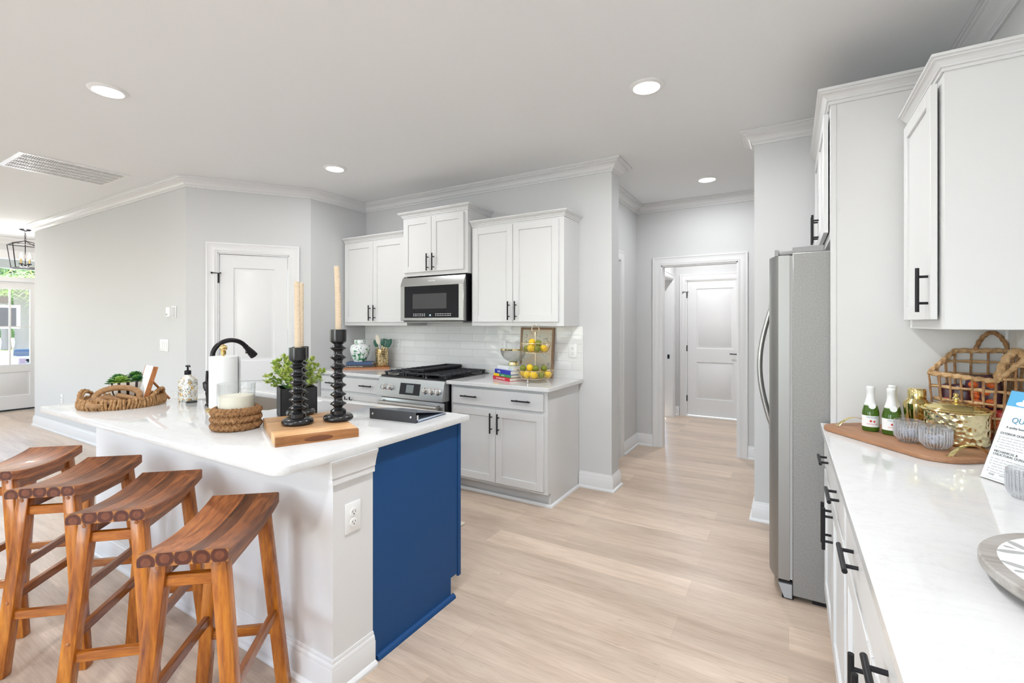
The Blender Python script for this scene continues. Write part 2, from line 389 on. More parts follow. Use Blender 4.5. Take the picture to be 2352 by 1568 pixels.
# hammered gold mosaic
m, n = m_('gold mosaic glass', (.7, .5, .2), .2, metal=.8); M['mosaic'] = m
vo = n.add('ShaderNodeTexVoronoi'); vo.inputs['Scale'].default_value = 150; n.l.new(n.coord(), vo.inputs['Vector']); n.base(n.ramp(vo.outputs['Color'], [(.2, (.20, .11, .04)), (.5, (.66, .46, .20)), (.8, (.92, .80, .52))]))
m, n = m_('faceted pale gold', (.90, .80, .50), .13, metal=1); M['facet'] = m
vo = n.add('ShaderNodeTexVoronoi'); vo.inputs['Scale'].default_value = 52; vo.feature = 'F1'; n.l.new(n.coord(), vo.inputs['Vector']); n.bump(vo.outputs['Distance'], .8, .006)
# botanical print
m, n = m_('faded botanical print', (.6, .5, .4), .6); M['print'] = m
a = n.noise(n.coord(), 26, 4, .6, 1.5); b = n.noise(n.coord((1, 1, 1), (0, 0, 0), 'Object', (4, 4, 4)), 9, 2)
c = n.ramp(b, [(.4, (.72, .60, .45)), (.6, (.66, .64, .54))]); n.base(n.mix(c, n.ramp(a, [(.60, (1, 1, 1)), (.64, (.45, .46, .46))]), .9, 'MULTIPLY'))
# thin window glass
m = bpy.data.materials.new('window glass'); m.use_nodes = True; t = m.node_tree; t.nodes.remove(t.nodes['Principled BSDF'])
tr = t.nodes.new('ShaderNodeBsdfTransparent'); gl = t.nodes.new('ShaderNodeBsdfGlossy'); gl.inputs['Roughness'].default_value = .02; fz = t.nodes.new('ShaderNodeValue'); fz.outputs[0].default_value = .06; mx = t.nodes.new('ShaderNodeMixShader')
t.links.new(fz.outputs[0], mx.inputs[0]); t.links.new(tr.outputs[0], mx.inputs[1]); t.links.new(gl.outputs[0], mx.inputs[2]); t.links.new(mx.outputs[0], t.nodes['Material Output'].inputs[0]); M['pane'] = m
m = m.copy(); m.name = 'clear acrylic'; M['acrylic'] = m
def thin(name, tint, dif, gloss):
    m = bpy.data.materials.new(name); m.use_nodes = True; t = m.node_tree; t.nodes.remove(t.nodes['Principled BSDF'])
    tr = t.nodes.new('ShaderNodeBsdfTransparent'); tr.inputs[0].default_value = (*tint, 1); gl = t.nodes.new('ShaderNodeBsdfGlossy'); gl.inputs['Roughness'].default_value = .04; df = t.nodes.new('ShaderNodeBsdfDiffuse'); df.inputs[0].default_value = (.9, .9, .9, 1)
    lw = t.nodes.new('ShaderNodeLayerWeight'); lw.inputs[0].default_value = gloss; m1 = t.nodes.new('ShaderNodeMixShader'); m2 = t.nodes.new('ShaderNodeMixShader'); m1.inputs[0].default_value = dif
    t.links.new(tr.outputs[0], m1.inputs[1]); t.links.new(df.outputs[0], m1.inputs[2]); t.links.new(lw.outputs['Facing'], m2.inputs[0]); t.links.new(m1.outputs[0], m2.inputs[1]); t.links.new(gl.outputs[0], m2.inputs[2]); t.links.new(m2.outputs[0], t.nodes['Material Output'].inputs[0]); return m
M['vessel'] = thin('thin clear vessel glass', (.98, .985, .985), .02, .12); M['smoky'] = thin('hammered clear bowl glass', (.93, .93, .92), .14, .15); M['rib'] = thin('glass ribs', (.92, .93, .96), .30, .3); M['ribbed'] = thin('ribbed clear glass', (.96, .965, .98), .08, .2)
# ================================================================ THE ROOM
H = 2.74
P0 = (-4.79, 2.17); P1 = (-4.16, 3.02)
dl = math.hypot(P1[0] - P0[0], P1[1] - P0[1]); da = math.atan2(P1[1] - P0[1], P1[0] - P0[0])
struct('floor', MB().box(-10.75, 1.0, -3.7, 9, -.1, 0), M['floor'])
struct('ceiling', MB().box(-10.75, 1.0, -3.7, 9, H, H + .1), M['ceil'])
struct('wall_left', MB().box(-8.93, -4.79, 2.17, 2.29, 0, H), M['wall'])
DT = T(P0[0], P0[1], 0, da)        # diagonal wall frame: x along, -y to the room
D0, D1, DH = .249, .861, 2.065
b = MB(); b.box(0, D0, 0, .12, 0, H, M=DT).box(D1, dl, 0, .12, 0, H, M=DT).box(D0, D1, 0, .12, DH, H, M=DT); struct('wall_diagonal', b, M['wall'])
struct('wall_side', MB().box(-4.28, -4.16, 3.02, 3.74, 0, H), M['wall'])
struct('wall_back', MB().box(-4.28, -1.26, 3.74, 3.925, 0, H), M['wall'])
b = MB(); b.box(-1.63, -1.51, 3.925, 4.0, 0, H).box(-1.63, -1.51, 4.74, 5.49, 0, H).box(-1.63, -1.51, 4.0, 4.74, 2.05, H); struct('wall_hall_left', b, M['wall'])
HX0, HX1 = -1.233, -.454
b = MB(); b.box(-1.51, HX0, 5.37, 5.49, 0, H).box(HX1, .78, 5.37, 5.49, 0, H).box(HX0, HX1, 5.37, 5.49, 2.04, H); struct('wall_hall_back', b, M['wall'])
b = MB(); b.box(-1.605, -1.485, 5.49, 6.3, 0, H).box(-1.605, -1.485, 7.2, 7.52, 0, H).box(-1.605, -1.485, 6.3, 7.2, 2.05, H); struct('wall_rear_hall_left', b, M['wall'])
b = MB(); b.box(-1.485, -1.33, 7.4, 7.52, 0, H).box(-.545, .6, 7.4, 7.52, 0, H).box(-1.33, -.545, 7.4, 7.52, 2.04, H); struct('wall_rear_hall_back', b, M['wall'])
struct('wall_rear_hall_right', MB().box(.3, .42, 5.49, 7.4, 0, H), M['wall'])
struct('wall_stub', MB().box(-.21, .78, 3.72, 3.86, 0, H), M['wall'])
struct('wall_right', MB().box(.78, .9, -3.62, 5.49, 0, H), M['wall'])
struct('wall_closet_left', MB().box(-2.9, -2.8, 5.9, 7.6, 0, H), M['wall'])
# wall behind the camera with two windows
b = MB(); zs, zt = .6, 2.3
b.box(-10.7, -6.9, -3.62, -3.5, 0, H).box(-3.9, -2.7, -3.62, -3.5, 0, H).box(-.5, .78, -3.62, -3.5, 0, H)
for x0, x1 in ((-6.9, -3.9), (-2.7, -.5)): b.box(x0, x1, -3.62, -3.5, 0, zs).box(x0, x1, -3.62, -3.5, zt, H)
struct('wall_behind', b, M['wall'])
def window(i, x0, x1):
    b = MB()
    for k in range(4):
        x = x0 + (x1 - x0 - .06) * k / 3; b.box(x, x + .06, -3.6, -3.52, zs, zt)
    b.box(x0, x1, -3.6, -3.52, zs, zs + .06).box(x0, x1, -3.6, -3.52, zt - .06, zt).box(x0, x1, -3.59, -3.53, 1.43, 1.47)
    struct('window_%d' % i, b, M['trim'])
window(1, -6.9, -3.9); window(2, -2.7, -.5)
# far left (entrance) wall: front door with transom, a window further along
FX = -10.6; FY0, FY1 = 1.72, 2.66
b = MB(); b.box(FX - .12, FX, -3.5, -2.6, 0, H).box(FX - .12, FX, 0, FY0, 0, H).box(FX - .12, FX, FY1, 6, 0, H).box(FX - .12, FX, FY0, FY1, 2.46, H).box(FX - .12, FX, -2.6, 0, 0, .5).box(FX - .12, FX, -2.6, 0, 2.3, H)
struct('wall_front', b, M['wall'])
b = MB()
for y in (-2.6, -1.33, -.06): b.box(FX - .1, FX - .02, y, y + .06, .5, 2.3)
b.box(FX - .1, FX - .02, -2.6, 0, .5, .56).box(FX - .1, FX - .02, -2.6, 0, 2.24, 2.3); struct('window_3', b, M['trim'])
struct('wall_foyer', MB().box(FX, -8.93, 5.2, 5.3, 0, H), M['wall'])
struct('wall_foyer_right', MB().box(-8.93, -8.81, 2.29, 5.3, 0, H), M['wall'])
# ---- crown moulding, baseboards, casings
CR = [(o, H + z) for o, z in ((0, -.088), (.011, -.088), (.011, -.077), (.017, -.074), (.017, -.069), (.024, -.066), (.028, -.056), (.040, -.043), (.056, -.034), (.068, -.028), (.068, -.021), (.078, -.018), (.081, -.013), (.092, -.012), (.092, -.001), (0, -.001))]
BS = [(0, 0), (.030, 0), (.030, .010), (.022, .020), (.016, .022), (.016, .098), (.013, .102), (.013, .108), (.010, .118), (.0065, .121), (.0065, .127), (.003, .134), (0, .134)]
tn = [0]
def trim(mb, m=None): tn[0] += 1; return struct('trim_%d' % tn[0], mb, m or M['trim'])
trim(MB().sweep(CR, [(-8.93, 5.2), (-8.93, 2.17), P0, P1, (-4.16, 3.74), (-1.26, 3.74), (-1.26, 3.925), (-1.51, 3.925), (-1.51, 5.37), (.78, 5.37), (.78, 3.86), (-.21, 3.86), (-.21, 3.72), (.78, 3.72), (.78, -3.5)][1:], -1))
trim(MB().sweep(CR, [(-8.93, 5.2), (-8.93, 2.17 + .0)], -1))
trim(MB().sweep(CR, [(FX, -3.5), (FX, 5.2)], -1))
def base(side, path, sgn=-1): struct('baseboard_' + side, MB().sweep(BS, path, sgn), M['trim'])
base('left', [(-8.93, 5.2), (-8.93, 2.17), P0, (P0[0] + (D0 - .09) * math.cos(da), P0[1] + (D0 - .09) * math.sin(da))])
base('diagonal', [(P0[0] + (D1 + .09) * math.cos(da), P0[1] + (D1 + .09) * math.sin(da)), P1, (-4.16, 3.1)])
base('back', [(-1.545, 3.74), (-1.26, 3.74), (-1.26, 3.925), (-1.40, 3.925)])
base('hall_left', [(-1.51, 4.83), (-1.51, 5.37), (-1.324, 5.37)])
base('hall_back', [(-.36, 5.37), (.78, 5.37), (.78, 3.86), (-.21, 3.86), (-.21, 3.72), (.74, 3.72)])
base('rear_hall', [(-1.485, 7.28), (-1.485, 7.4), (-1.43, 7.4)])
base('front', [(FX, -3.5), (FX, FY0 - .1)]); base('behind', [(.78, -3.5), (FX, -3.5)])
CASP = [(0, 0), (.092, 0), (.092, .020), (.080, .022), (.070, .016), (.030, .014), (.022, .018), (.010, .012), (0, .012)]
def casing(x0, x1, z1, Mx, w=.092):
    """door casing around an opening, in a frame whose x runs along the wall and -y faces the room"""
    b = MB(); k = w / .092
    t = bmesh.new(); rings = []
    for (cx, cz, sx, sz) in ((x0, 0, -1, 0), (x0, z1, -1, 1), (x1, z1, 1, 1), (x1, 0, 1, 0)):
        rings.append([t.verts.new((cx + sx * o * k, -y, cz + sz * o * k)) for o, y in CASP])
    for i in range(3):
        a, c = rings[i], rings[i + 1]
        for j in range(len(CASP)): t.faces.new((a[j], a[(j + 1) % len(CASP)], c[(j + 1) % len(CASP)], c[j]))
    t.faces.new(rings[0]); t.faces.new(rings[-1][::-1]); bmesh.ops.recalc_face_normals(t, faces=t.faces)
    b.merge(t, 0, False, Mx); b.box(x0 - .004, x0 + .012, -.004, .122, 0, z1, M=Mx).box(x1 - .012, x1 + .004, -.004, .122, 0, z1, M=Mx).box(x0, x1, -.004, .122, z1 - .012, z1 + .004, M=Mx)
    return trim(b)
casing(D0, D1, DH, DT)
casing(HX0, HX1, 2.04, T(0, 5.37, 0))
casing(-1.33, -.545, 2.04, T(0, 7.4, 0))
casing(4.0, 4.74, 2.05, T(-1.51, 0, 0, R(90)))
casing(6.3, 7.2, 2.05, T(-1.485, 0, 0, R(90)), .07)
def panel_door(w, h, Mx, rails, t=.035):
    b = MB(); tb = bmesh.new(); bmesh.ops.create_cube(tb, size=1)
    b.box(0, w, 0, t, 0, h, M=Mx)
    return b
def raised(b, x0, x1, z0, z1, Mx, y=0):
    """a moulded panel: sloped recess with a raised field, on the face y=0 looking to -y"""
    t = bmesh.new(); L = [(0, 0.0), (.006, .009), (.020, .010), (.036, .002)]
    rs = []
    for o, d in L: rs.append([t.verts.new(p) for p in ((x0 + o, y + d, z0 + o), (x1 - o, y + d, z0 + o), (x1 - o, y + d, z1 - o), (x0 + o, y + d, z1 - o))])
    for a, c in zip(rs, rs[1:]):
        for k in range(4): t.faces.new((a[k], a[(k + 1) % 4], c[(k + 1) % 4], c[k]))
    t.faces.new(rs[-1]); bmesh.ops.recalc_face_normals(t, faces=t.faces)
    for f in t.faces:
        if f.normal.y > 0: f.normal_flip()
    b.merge(t, 0, False, Mx)
def door_leaf(w, h, Mx, pans, t=.035):
    """frame of stiles and rails around moulded panels"""
    b = MB(); st = pans[0][0]
    b.box(0, st, 0, t, 0, h, M=Mx).box(w - st, w, 0, t, 0, h, M=Mx)
    zs_ = [0] + [z for p in pans for z in p[2:]] + [h]
    for k in range(0, len(zs_), 2): b.box(st, w - st, 0, t, zs_[k], zs_[k + 1], M=Mx)
    for p in pans: raised(b, p[0], p[1], p[2], p[3], Mx); b.box(p[0], p[1], .012, t, p[2], p[3], M=Mx)
    return b
def hinge(par, x, z, Mx, stop=False):
    b = MB(); b.cyl(Mx @ Vector((x, -.012, z - .045)), Mx @ Vector((x, -.012, z + .045)), .008)
    b.box(x - .006, x + .006, -.008, .004, z - .045, z + .045, M=Mx)
    if stop: b.cyl(Mx @ Vector((x, -.015, z + .047)), Mx @ Vector((x - .05, -.045, z + .047)), .004).cyl(Mx @ Vector((x, -.015, z + .047)), Mx @ Vector((x + .02, -.04, z + .047)), .004).ball(Mx @ Vector((x - .05, -.045, z + .047)), .009).ball(Mx @ Vector((x + .02, -.04, z + .047)), .007)
    obj('hinge', b, M['black'], par)
# pantry door
w = D1 - D0 - .03; dm = DT @ T(D0 + .015, .012, .01)
dr = struct('door_1', door_leaf(w, DH - .026, dm, [(.115, w - .115, .23, .83), (.115, w - .115, 1.02, DH - .15)]), M['trim'])
for k, z in enumerate((1.81, 1.0, .25)): hinge(dr, -.006, z, dm, k == 0)
# entry-closet door at the far end of the rear hall
w = .755; dm = T(-1.315, 7.412, .02)
dr = struct('door_2', door_leaf(w, 2.0, dm, [(.125, w - .125, .25, .80), (.125, w - .125, 1.0, 1.89)]), M['trim'])
for k, z in enumerate((1.8, 1.0, .25)): hinge(dr, -.006, z, dm, k == 0)
b = MB(); b.cyl(dm @ Vector((w - .06, .0, .93)), dm @ Vector((w - .06, -.045, .93)), .011).cyl(dm @ Vector((w - .06, -.045, .93)), dm @ Vector((w - .17, -.045, .935)), .007).lathe([(.028, 0), (.028, .008), (0, .008)], 20, M=dm @ T(w - .06, 0, .93, rx=R(90))); obj('lever_handle', b, M['black'], dr)
trim(MB().box(-1.33, -.545, 7.37, 7.42, 0, .014), M['plastic'])
# closed door in the hall's left wall
dm = T(-1.52, 4.015, .01, R(90)); w = .71
struct('door_3', door_leaf(w, 2.02, dm, [(.11, w - .11, .25, .80), (.11, w - .11, 1.0, 1.88)]), M['trim'])
trim(MB().box(-1.56, -1.53, 7.182, 7.19, .87, .93), M['black'])
# front door with four glass lights below a transom
dm = T(FX - .05, FY0, 0, R(90))
b = MB(); w = FY1 - FY0; b.box(0, .04, -.07, .09, 0, 2.46, M=dm).box(w - .04, w, -.07, .09, 0, 2.46, M=dm).box(0, w, -.07, .09, 2.42, 2.46, M=dm).box(0, w, -.07, .09, 2.06, 2.13, M=dm)
b.box(-.09, .0, -.07, -.05, 0, 2.55, M=dm).box(w, w + .09, -.07, -.05, 0, 2.55, M=dm).box(-.09, w + .09, -.07, -.05, 2.46, 2.55, M=dm); trim(b)
b = MB(); g0, g1 = .13, w - .13
b.box(.045, g0, -.025, .02, .03, 2.055, M=dm).box(g1, w - .045, -.025, .02, .03, 2.055, M=dm).box(g0, g1, -.025, .02, 1.94, 2.055, M=dm).box(g0, g1, -.025, .02, .62, .74, M=dm).box(g0, g1, -.025, .02, .03, .24, M=dm)
raised(b, g0, g1, .24, .62, dm, -.025); b.box(g0, g1, -.01, .02, .24, .62, M=dm)
for k in (1, 2): x = g0 + (g1 - g0) * k / 3 - .01; b.box(x, x + .02, -.02, .015, .74, 1.94, M=dm)
b.box(g0, g1, -.0185, .0135, 1.33, 1.352, M=dm)
dr = struct('door_4', b, M['trim'])
obj('glass_pane', MB().box(g0, g1, -.004, .002, .74, 1.94, M=dm), M['pane'], dr)
obj('sweep', MB().box(.045, w - .045, -.03, .02, .005, .03, M=dm), M['rubber'], dr)
struct('window_4', MB().box(.04, w - .04, -.004, .002, 2.13, 2.42, M=dm), M['pane'])
# ---- ceiling fittings
def can(x, y, lab, hidden=False, power=13):
    t = thing('recessed_light', lab, 'ceiling light', (x, y, H), 0, 'recessed ceiling lights')
    obj('trim_ring', MB().lathe([(.066, -.004), (.066, 0), (.095, 0), (.095, -.003), (.088, -.009), (.074, -.012), (.066, -.004)], 40, cap=False), M['plastic'], t)
    obj('lens', MB().lathe([(0, -.006), (.067, -.006), (.067, -.002), (0, -.002)], 36), M['led'], t)
    l = area('can_or_fill_light', (x, y, H - .02), (0, 0, 0), .13, .13, power, (.945, .97, 1), 'DISK')
    return t
can(-3.39, 1.13, 'recessed white ceiling light nearest the vent, at upper left', power=8); can(-.696, 2.673, 'large recessed ceiling light between the stove wall and the fridge cabinets')
can(-3.39, 2.70, 'small recessed ceiling light above the left wall cabinet by the pantry door', power=4.5); can(-.656, 4.675, 'recessed ceiling light in the hallway before the cased doorway', power=8)
for x, y in ((-.69, 1.13), (-.69, -.4), (-3.39, -1.6), (-.69, -2.2), (-6.2, -.6), (-6.2, -2.2), (-8.6, .6)): area('can_or_fill_light', (x, y, H - .02), (0, 0, 0), .13, .13, 16 if (x > -1 and y < 0) else 10, (.945, .97, 1), 'DISK')  # unseen lamps added out of view, without fittings, to even the room's light
area('can_or_fill_light', (-9.9, .4, H - .02), (0, 0, 0), .13, .13, 16, (.97, .98, 1), 'DISK')  # unseen fill lamp added to brighten the foyer, no fitting
area('can_or_fill_light', (-1.0, 6.5, H - .02), (0, 0, 0), .13, .13, 15, (.98, .98, 1), 'DISK')  # unseen fill lamp added to light the rear hall, no fitting
# air return grille
t = thing('ceiling_vent', 'white rectangular air vent grille on the ceiling at left', 'vent', (-5.46, 1.53, H), 0)
b = MB(); X, Y = .29, .36; b.box(-X, X, -Y, -Y + .035, -.008, -.0002).box(-X, X, Y - .035, Y, -.008, -.0002).box(-X, -X + .035, -Y + .035, Y - .035, -.008, -.0002).box(X - .035, X, -Y + .035, Y - .035, -.008, -.0002); obj('frame', b, M['plastic'], t)
b = MB()
for k in range(1, 5): x = -X + .035 + (2 * X - .07) * k / 5; b.box(x - .009, x + .009, -Y + .03, Y - .03, -.010, -.001)
obj('bars', b, M['plastic'], t)
b = MB()
for k in range(44): y = -Y + .045 + (2 * Y - .09) * k / 43; b.box(-X + .035, X - .035, y - .0032, y + .0032, -.006, -.0016)
obj('louvres', b, M['plastic'], t); obj('backing', MB().box(-X + .02, X - .02, -Y + .02, Y - .02, -.0015, -.0005), mat('vent shadow grey', (.22, .22, .22), .9), t)
# lantern pendant in the entrance
t = thing('lantern_pendant', 'dark metal cage lantern with candle bulbs hanging in the entrance', 'pendant light', (-9.41, 2.19, H), 0)
obj('canopy', MB().lathe([(0, 0), (.065, 0), (.065, -.008), (.05, -.02), (.012, -.03), (0, -.03)], 28), M['bronze'], t)
b = MB()
for k in range(5):
    c = Vector((0, 0, -.045 - k * .026)); ax = Vector((1, 0, 0)) if k % 2 else Vector((0, 1, 0))
    b.tube([c + ax * .009 * math.cos(a) + Vector((0, 0, .017 * math.sin(a))) for a in [2 * PI * q / 12 for q in range(12)]], .003, 6, closed=True)
obj('chain', b, M['bronze'], t)
pl_ = bpy.data.lights.new('lantern_light', 'POINT'); pl_.energy = 22; pl_.color = (1, .96, .90); pl_.shadow_soft_size = .05; po_ = bpy.data.objects.new('lantern_light', pl_); COL.objects.link(po_); po_.location = (-9.41, 2.19, H - .38)
z0, z1, z2 = -.165, -.225, -.555; A, B = .155, .120
b = MB(); ca = [(sx * A, sy * A, z1) for sx, sy in ((1, 1), (-1, 1), (-1, -1), (1, -1))]; cb = [(sx * B, sy * B, z2) for sx, sy in ((1, 1), (-1, 1), (-1, -1), (1, -1))]
for k in range(4): b.tube([ca[k], ca[(k + 1) % 4]], .006, 6).tube([cb[k], cb[(k + 1) % 4]], .006, 6).tube([ca[k], cb[k]], .006, 6).tube([(0, 0, z0), ca[k]], .006, 6)
o = obj('cage', b, M['bronze'], t); o.rotation_euler = (0, 0, R(-2))
b = MB(); b.tube([(0, 0, z0 + .01), (0, 0, -.52)], .006).lathe([(0, -.53), (.02, -.525), (.02, -.505), (0, -.50)], 16)
for k in range(4):
    a = k * PI / 2 + .555; x, y = .06 * math.cos(a), .06 * math.sin(a); b.tube([(0, 0, -.515), (x * .6, y * .6, -.53), (x, y, -.50)], .005, 6).lathe([(.022, -.503), (.026, -.495), (0, -.495)], 16, c=(x, y, 0))
obj('arms', b, M['bronze'], t)
for k in range(4):
    a = k * PI / 2 + .555; x, y = .06 * math.cos(a), .06 * math.sin(a)
    cs = obj('candle_sleeve', MB().lathe([(.011, -.495), (.011, -.425), (0, -.425)], 14, c=(x, y, 0)), M['brass'], t)
    obj('bulb', MB().lathe([(.008, -.425), (.016, -.40), (.013, -.375), (.004, -.345), (0, -.34)], 14, c=(x, y, 0)), M['bulb'], cs)
# ================================================================ CABINETS
def pull(parent, p, vert=True, L=.16, so=.03, face=0):
    """black bar pull; p = centre on the door face (y of the face), bar stands off to -y"""
    x, y, z = p; b = MB(); d = Vector((0, 0, 1)) if vert else Vector((1, 0, 0)); c = Vector((x, y - so, z))
    b.cyl(c - d * L / 2, c + d * L / 2, .0062, 14)
    for s_ in (-.048, .048): b.cyl(c + d * s_, c + d * s_ + Vector((0, so, 0)), .0048, 10)
    return obj('handle', b, M['black'], parent)
def shaker(x0, x1, z0, z1, y=0, t=.02, st=.057):
    """five-piece door, front face at y-t"""
    b = MB(); f = y - t; bv = .0015
    b.box(x0, x0 + st, f, y, z0, z1, bev=bv).box(x1 - st, x1, f, y, z0, z1, bev=bv).box(x0 + st - .001, x1 - st + .001, f, y, z0, z0 + st, bev=bv).box(x0 + st - .001, x1 - st + .001, f, y, z1 - st, z1, bev=bv)
    b.box(x0 + st - .002, x1 - st + .002, f + .009, y, z0 + st - .002, z1 - st + .002); return b
CC = [(0, 0), (.007, 0), (.007, .010), (.013, .012), (.013, .017), (.020, .024), (.027, .032), (.032, .034), (.032, .038), (.039, .041), (.039, .050), (0, .050)]
CC = [(o, z) for o, z in CC]
def wall_cab(label, loc, rz, w, depth, h, doors, crown, hz, scribe=0, ajar=0, group='white wall cabinets'):
    """local frame: x along the wall, face at y=0, back at y=depth, bottom at z=0"""
    t = thing('wall_cabinet', label, 'cabinet', loc, rz, group)
    b = MB(); b.box(0, w, 0, depth, 0, h, bev=.001)
    obj('body', b, M['cab'], t)
    if len(doors) == 2: obj('door_gap_shade', MB().box(doors[0][1] - .003, doors[1][0] + .003, -.004, .001, .04, h - .04), M['gap'], t)  # dark strip paints the shade in the slit between the doors
    for i, (a, c) in enumerate(doors):
        d = obj('door', shaker(a, c, .035, h - .022, -ajar), M['cab'], t)
        right = (len(doors) == 2 and i == 0) or (len(doors) == 1)
        pull(d, ((c - .032) if right else (a + .032), -.02 - ajar, hz))
    if crown:
        cb = MB(); cb.sweep([(o * crown[1], h - .004 + z * crown[1]) for o, z in CC], crown[0], 1); obj('crown_moulding', cb, M['cab'], t)
    return t
YF = 3.43
# left, middle and right cabinets of the stove wall   (crown runs clockwise: out is to the right of the path -> side -1 handled by direction)
wall_cab('white two-door wall cabinet in the corner, left of the microwave', (-4.145, YF, 1.37), 0, .905, .31, .89, [(.022, .448), (.452, .885)], ([(.905, 0), (-.0, 0)][::1], 1), .13)
wall_cab('short white two-door cabinet directly above the microwave, tallest crown', (-3.24, 3.38, 1.845), 0, .775, .36, .57, [(.022, .366), (.37, .740)], ([(.775, .36), (.775, 0), (0, 0), (0, .36)], 1.05), .12)
wall_cab('widest white two-door wall cabinet, right of the microwave', (-2.455, YF, 1.37), 0, .905, .31, .89, [(.022, .436), (.44, .862)], ([(.905, .31), (.905, 0), (0, 0)], 1), .13)
# right-hand wall cabinets (face to -X)
RZ = R(-90)
wall_cab('white single-door wall cabinet close to the camera above the basket', (.46, 2.66, 1.37), RZ, .52, .32, .89, [(.035, .478)], ([(.52, .32), (.52, 0), (0, 0)], 1.05), .142, ajar=.008)
t = wall_cab('high white two-door cabinet above the refrigerator', (.172, 3.66, 1.80), RZ, .945, .60, .635, [(.03, .455), (.459, .915)], ([(.97, .36), (.97, 0), (0, 0)], 1.35), .13, ajar=.006)
t = thing('refrigerator_side_panel', 'tall white panel boxing in the near side of the refrigerator', 'panel', (.172, 2.69, 0))
obj('board', MB().box(0, .608, 0, .024, .915, 2.435).box(.0, .608, 0.0, .024, 0, .915), M['cab'], t)
obj('edge_stile', MB().box(0, .022, -.004, .0, .915, 2.43), M['cab'], t)
def base_cab(label, loc, rz, w, depth=.60, h=.884, group='white base cabinets', end=None, shoe=None, mats='cab'):
    t = thing('base_cabinet', label, 'cabinet', loc, rz, group)
    b = MB(); b.box(0, w, 0, depth, .105, h); e_ = .02 if end == 'r' else 0
    b.box(0, w - e_, .078, depth, 0, .105)
    if e_: b.box(w - .02, w, .055, depth, 0, .105)
    obj('body', b, M[mats], t)
    m = w / 2
    d = obj('drawer', MB().box(.028, w - .028, -.02, 0, .728, .862, bev=.002), M[mats], t)
    pull(d, (m - .245, -.02, .797), False); pull(d, (m + .245, -.02, .797), False)
    obj('door_gap_shade', MB().box(m - .004, m + .004, -.003, .001, .13, .70), M['gap'], t)  # painted shade strip in the door slit
    d = obj('door', shaker(.028, m - .002, .128, .705), M[mats], t); pull(d, (m - .034, -.02, .60))
    d = obj('door', shaker(m + .002, w - .028, .128, .705), M[mats], t); pull(d, (m + .034, -.02, .60))
    obj('toe_kick', MB().box(0, w - (.02 if end == 'r' else 0), .070, .076, .0, .10), M[mats], t)
    if shoe: obj('shoe_moulding', MB().sweep([(0, 0), (.018, 0), (.016, .010), (.008, .018), (0, .019)], shoe, 1), M['trim'], t)
    return t
base_cab('white base cabinet in the corner, left of the range', (-4.155, 3.135, 0), 0, .915)
base_cab('white base cabinet right of the range, its end panel in view', (-2.455, 3.135, 0), 0, .905, end='r', shoe=[(.905, .605), (.905, .052), (.0, .052)])
base_cab('white base cabinet next to the refrigerator, under the serving tray', (.165, 2.685, 0), RZ, .98, .61, .884)
base_cab('white base cabinet nearest the camera, under the round carved board', (.165, 1.705, 0), RZ, 1.005, .61, .884)
base_cab('white base cabinet at the bottom edge of the view, counter end', (.165, .70, 0), RZ, 1.0, .61, .884)
def slab(name, label, poly, group='white quartz worktops', z0=.884, z1=.914, rad=None, bev=.003):
    o = obj(name, MB().prism(poly, z0, z1, bev=bev), M['quartz']); return tag(o, label, 'countertop', group)
slab('countertop', 'white quartz countertop left of the range, under the ginger jar', [(-4.16, 3.085), (-3.235, 3.085), (-3.235, 3.735), (-4.16, 3.735)])
slab('countertop', 'white quartz countertop right of the range, under the fruit stand', [(-2.472, 3.085), (-1.515, 3.085), (-1.515, 3.735), (-2.472, 3.735)])
slab('countertop', 'long white quartz countertop along the right side with bottles and basket', [(.132, -.3), (.78, -.3), (.78, 2.69), (.132, 2.69)])
o = obj('backsplash', MB().box(-4.16, -1.515, 3.726, 3.740, .914, 1.37).box(-3.24, -2.47, 3.726, 3.74, 1.37, 1.42), M['tile']); tag(o, 'glossy pale grey subway tile backsplash behind the range', 'backsplash')
trim(MB().box(-1.515, -1.507, 3.728, 3.74, .914, 1.37), M['trim'])
o = obj('backsplash', MB().box(.768, .78, -.3, 2.69, .914, 1.37), M['tiley']); tag(o, 'pale subway tile backsplash behind the woven basket', 'backsplash')
def outlet(label, Mx, blank=False, name='wall_outlet', cat='outlet', group='white duplex outlets'):
    """plate in the local xz plane facing -y, centre at the origin"""
    t = thing(name, label, cat, Mx.translation, Mx.to_euler().z, group)
    obj('plate', MB().box(-.037, .037, -.006, 0, -.0585, .0585, bev=.003, seg=2), M['plastic'], t)
    for s_ in (-1, 1):
        b = MB(); b.lathe([(.0165, 0), (.0165, .0085), (.0155, .0095), (0, .0095)], 28, M=T(0, 0, s_ * .0195, rx=R(90)))
        o = obj('socket', b, M['plastic'], t)
        c = MB(); c.box(-.0075, -.0055, -.0102, -.009, s_ * .0195 - .001, s_ * .0195 + .007).box(.0055, .0075, -.0102, -.009, s_ * .0195 - .001, s_ * .0195 + .006).cyl((0, -.0102, s_ * .0195 - .007), (0, -.009, s_ * .0195 - .007), .0026)
        obj('slots', c, M['slot'], o)
    obj('screw', MB().cyl((0, -.0068, 0), (0, -.005, 0), .0025), M['plastic'], t)
    return t
outlet('white outlet on the tiles behind the utensil crock', T(-3.657, 3.726, 1.165)); outlet('white outlet on the tiles above the footed glass bowl', T(-2.31, 3.726, 1.178)); outlet('white outlet at the right end of the tiled backsplash', T(-1.60, 3.726, 1.158))
outlet('white outlet on the end post of the island', T(-1.465, 1.248, .638, R(90))); outlet('small white outlet low on the left wall behind the island', T(-7.91, 2.17, .44))
t = thing('thermostat', 'white thermostat sensor on the left wall near its corner', 'thermostat', (-5.01, 2.17, 1.5))
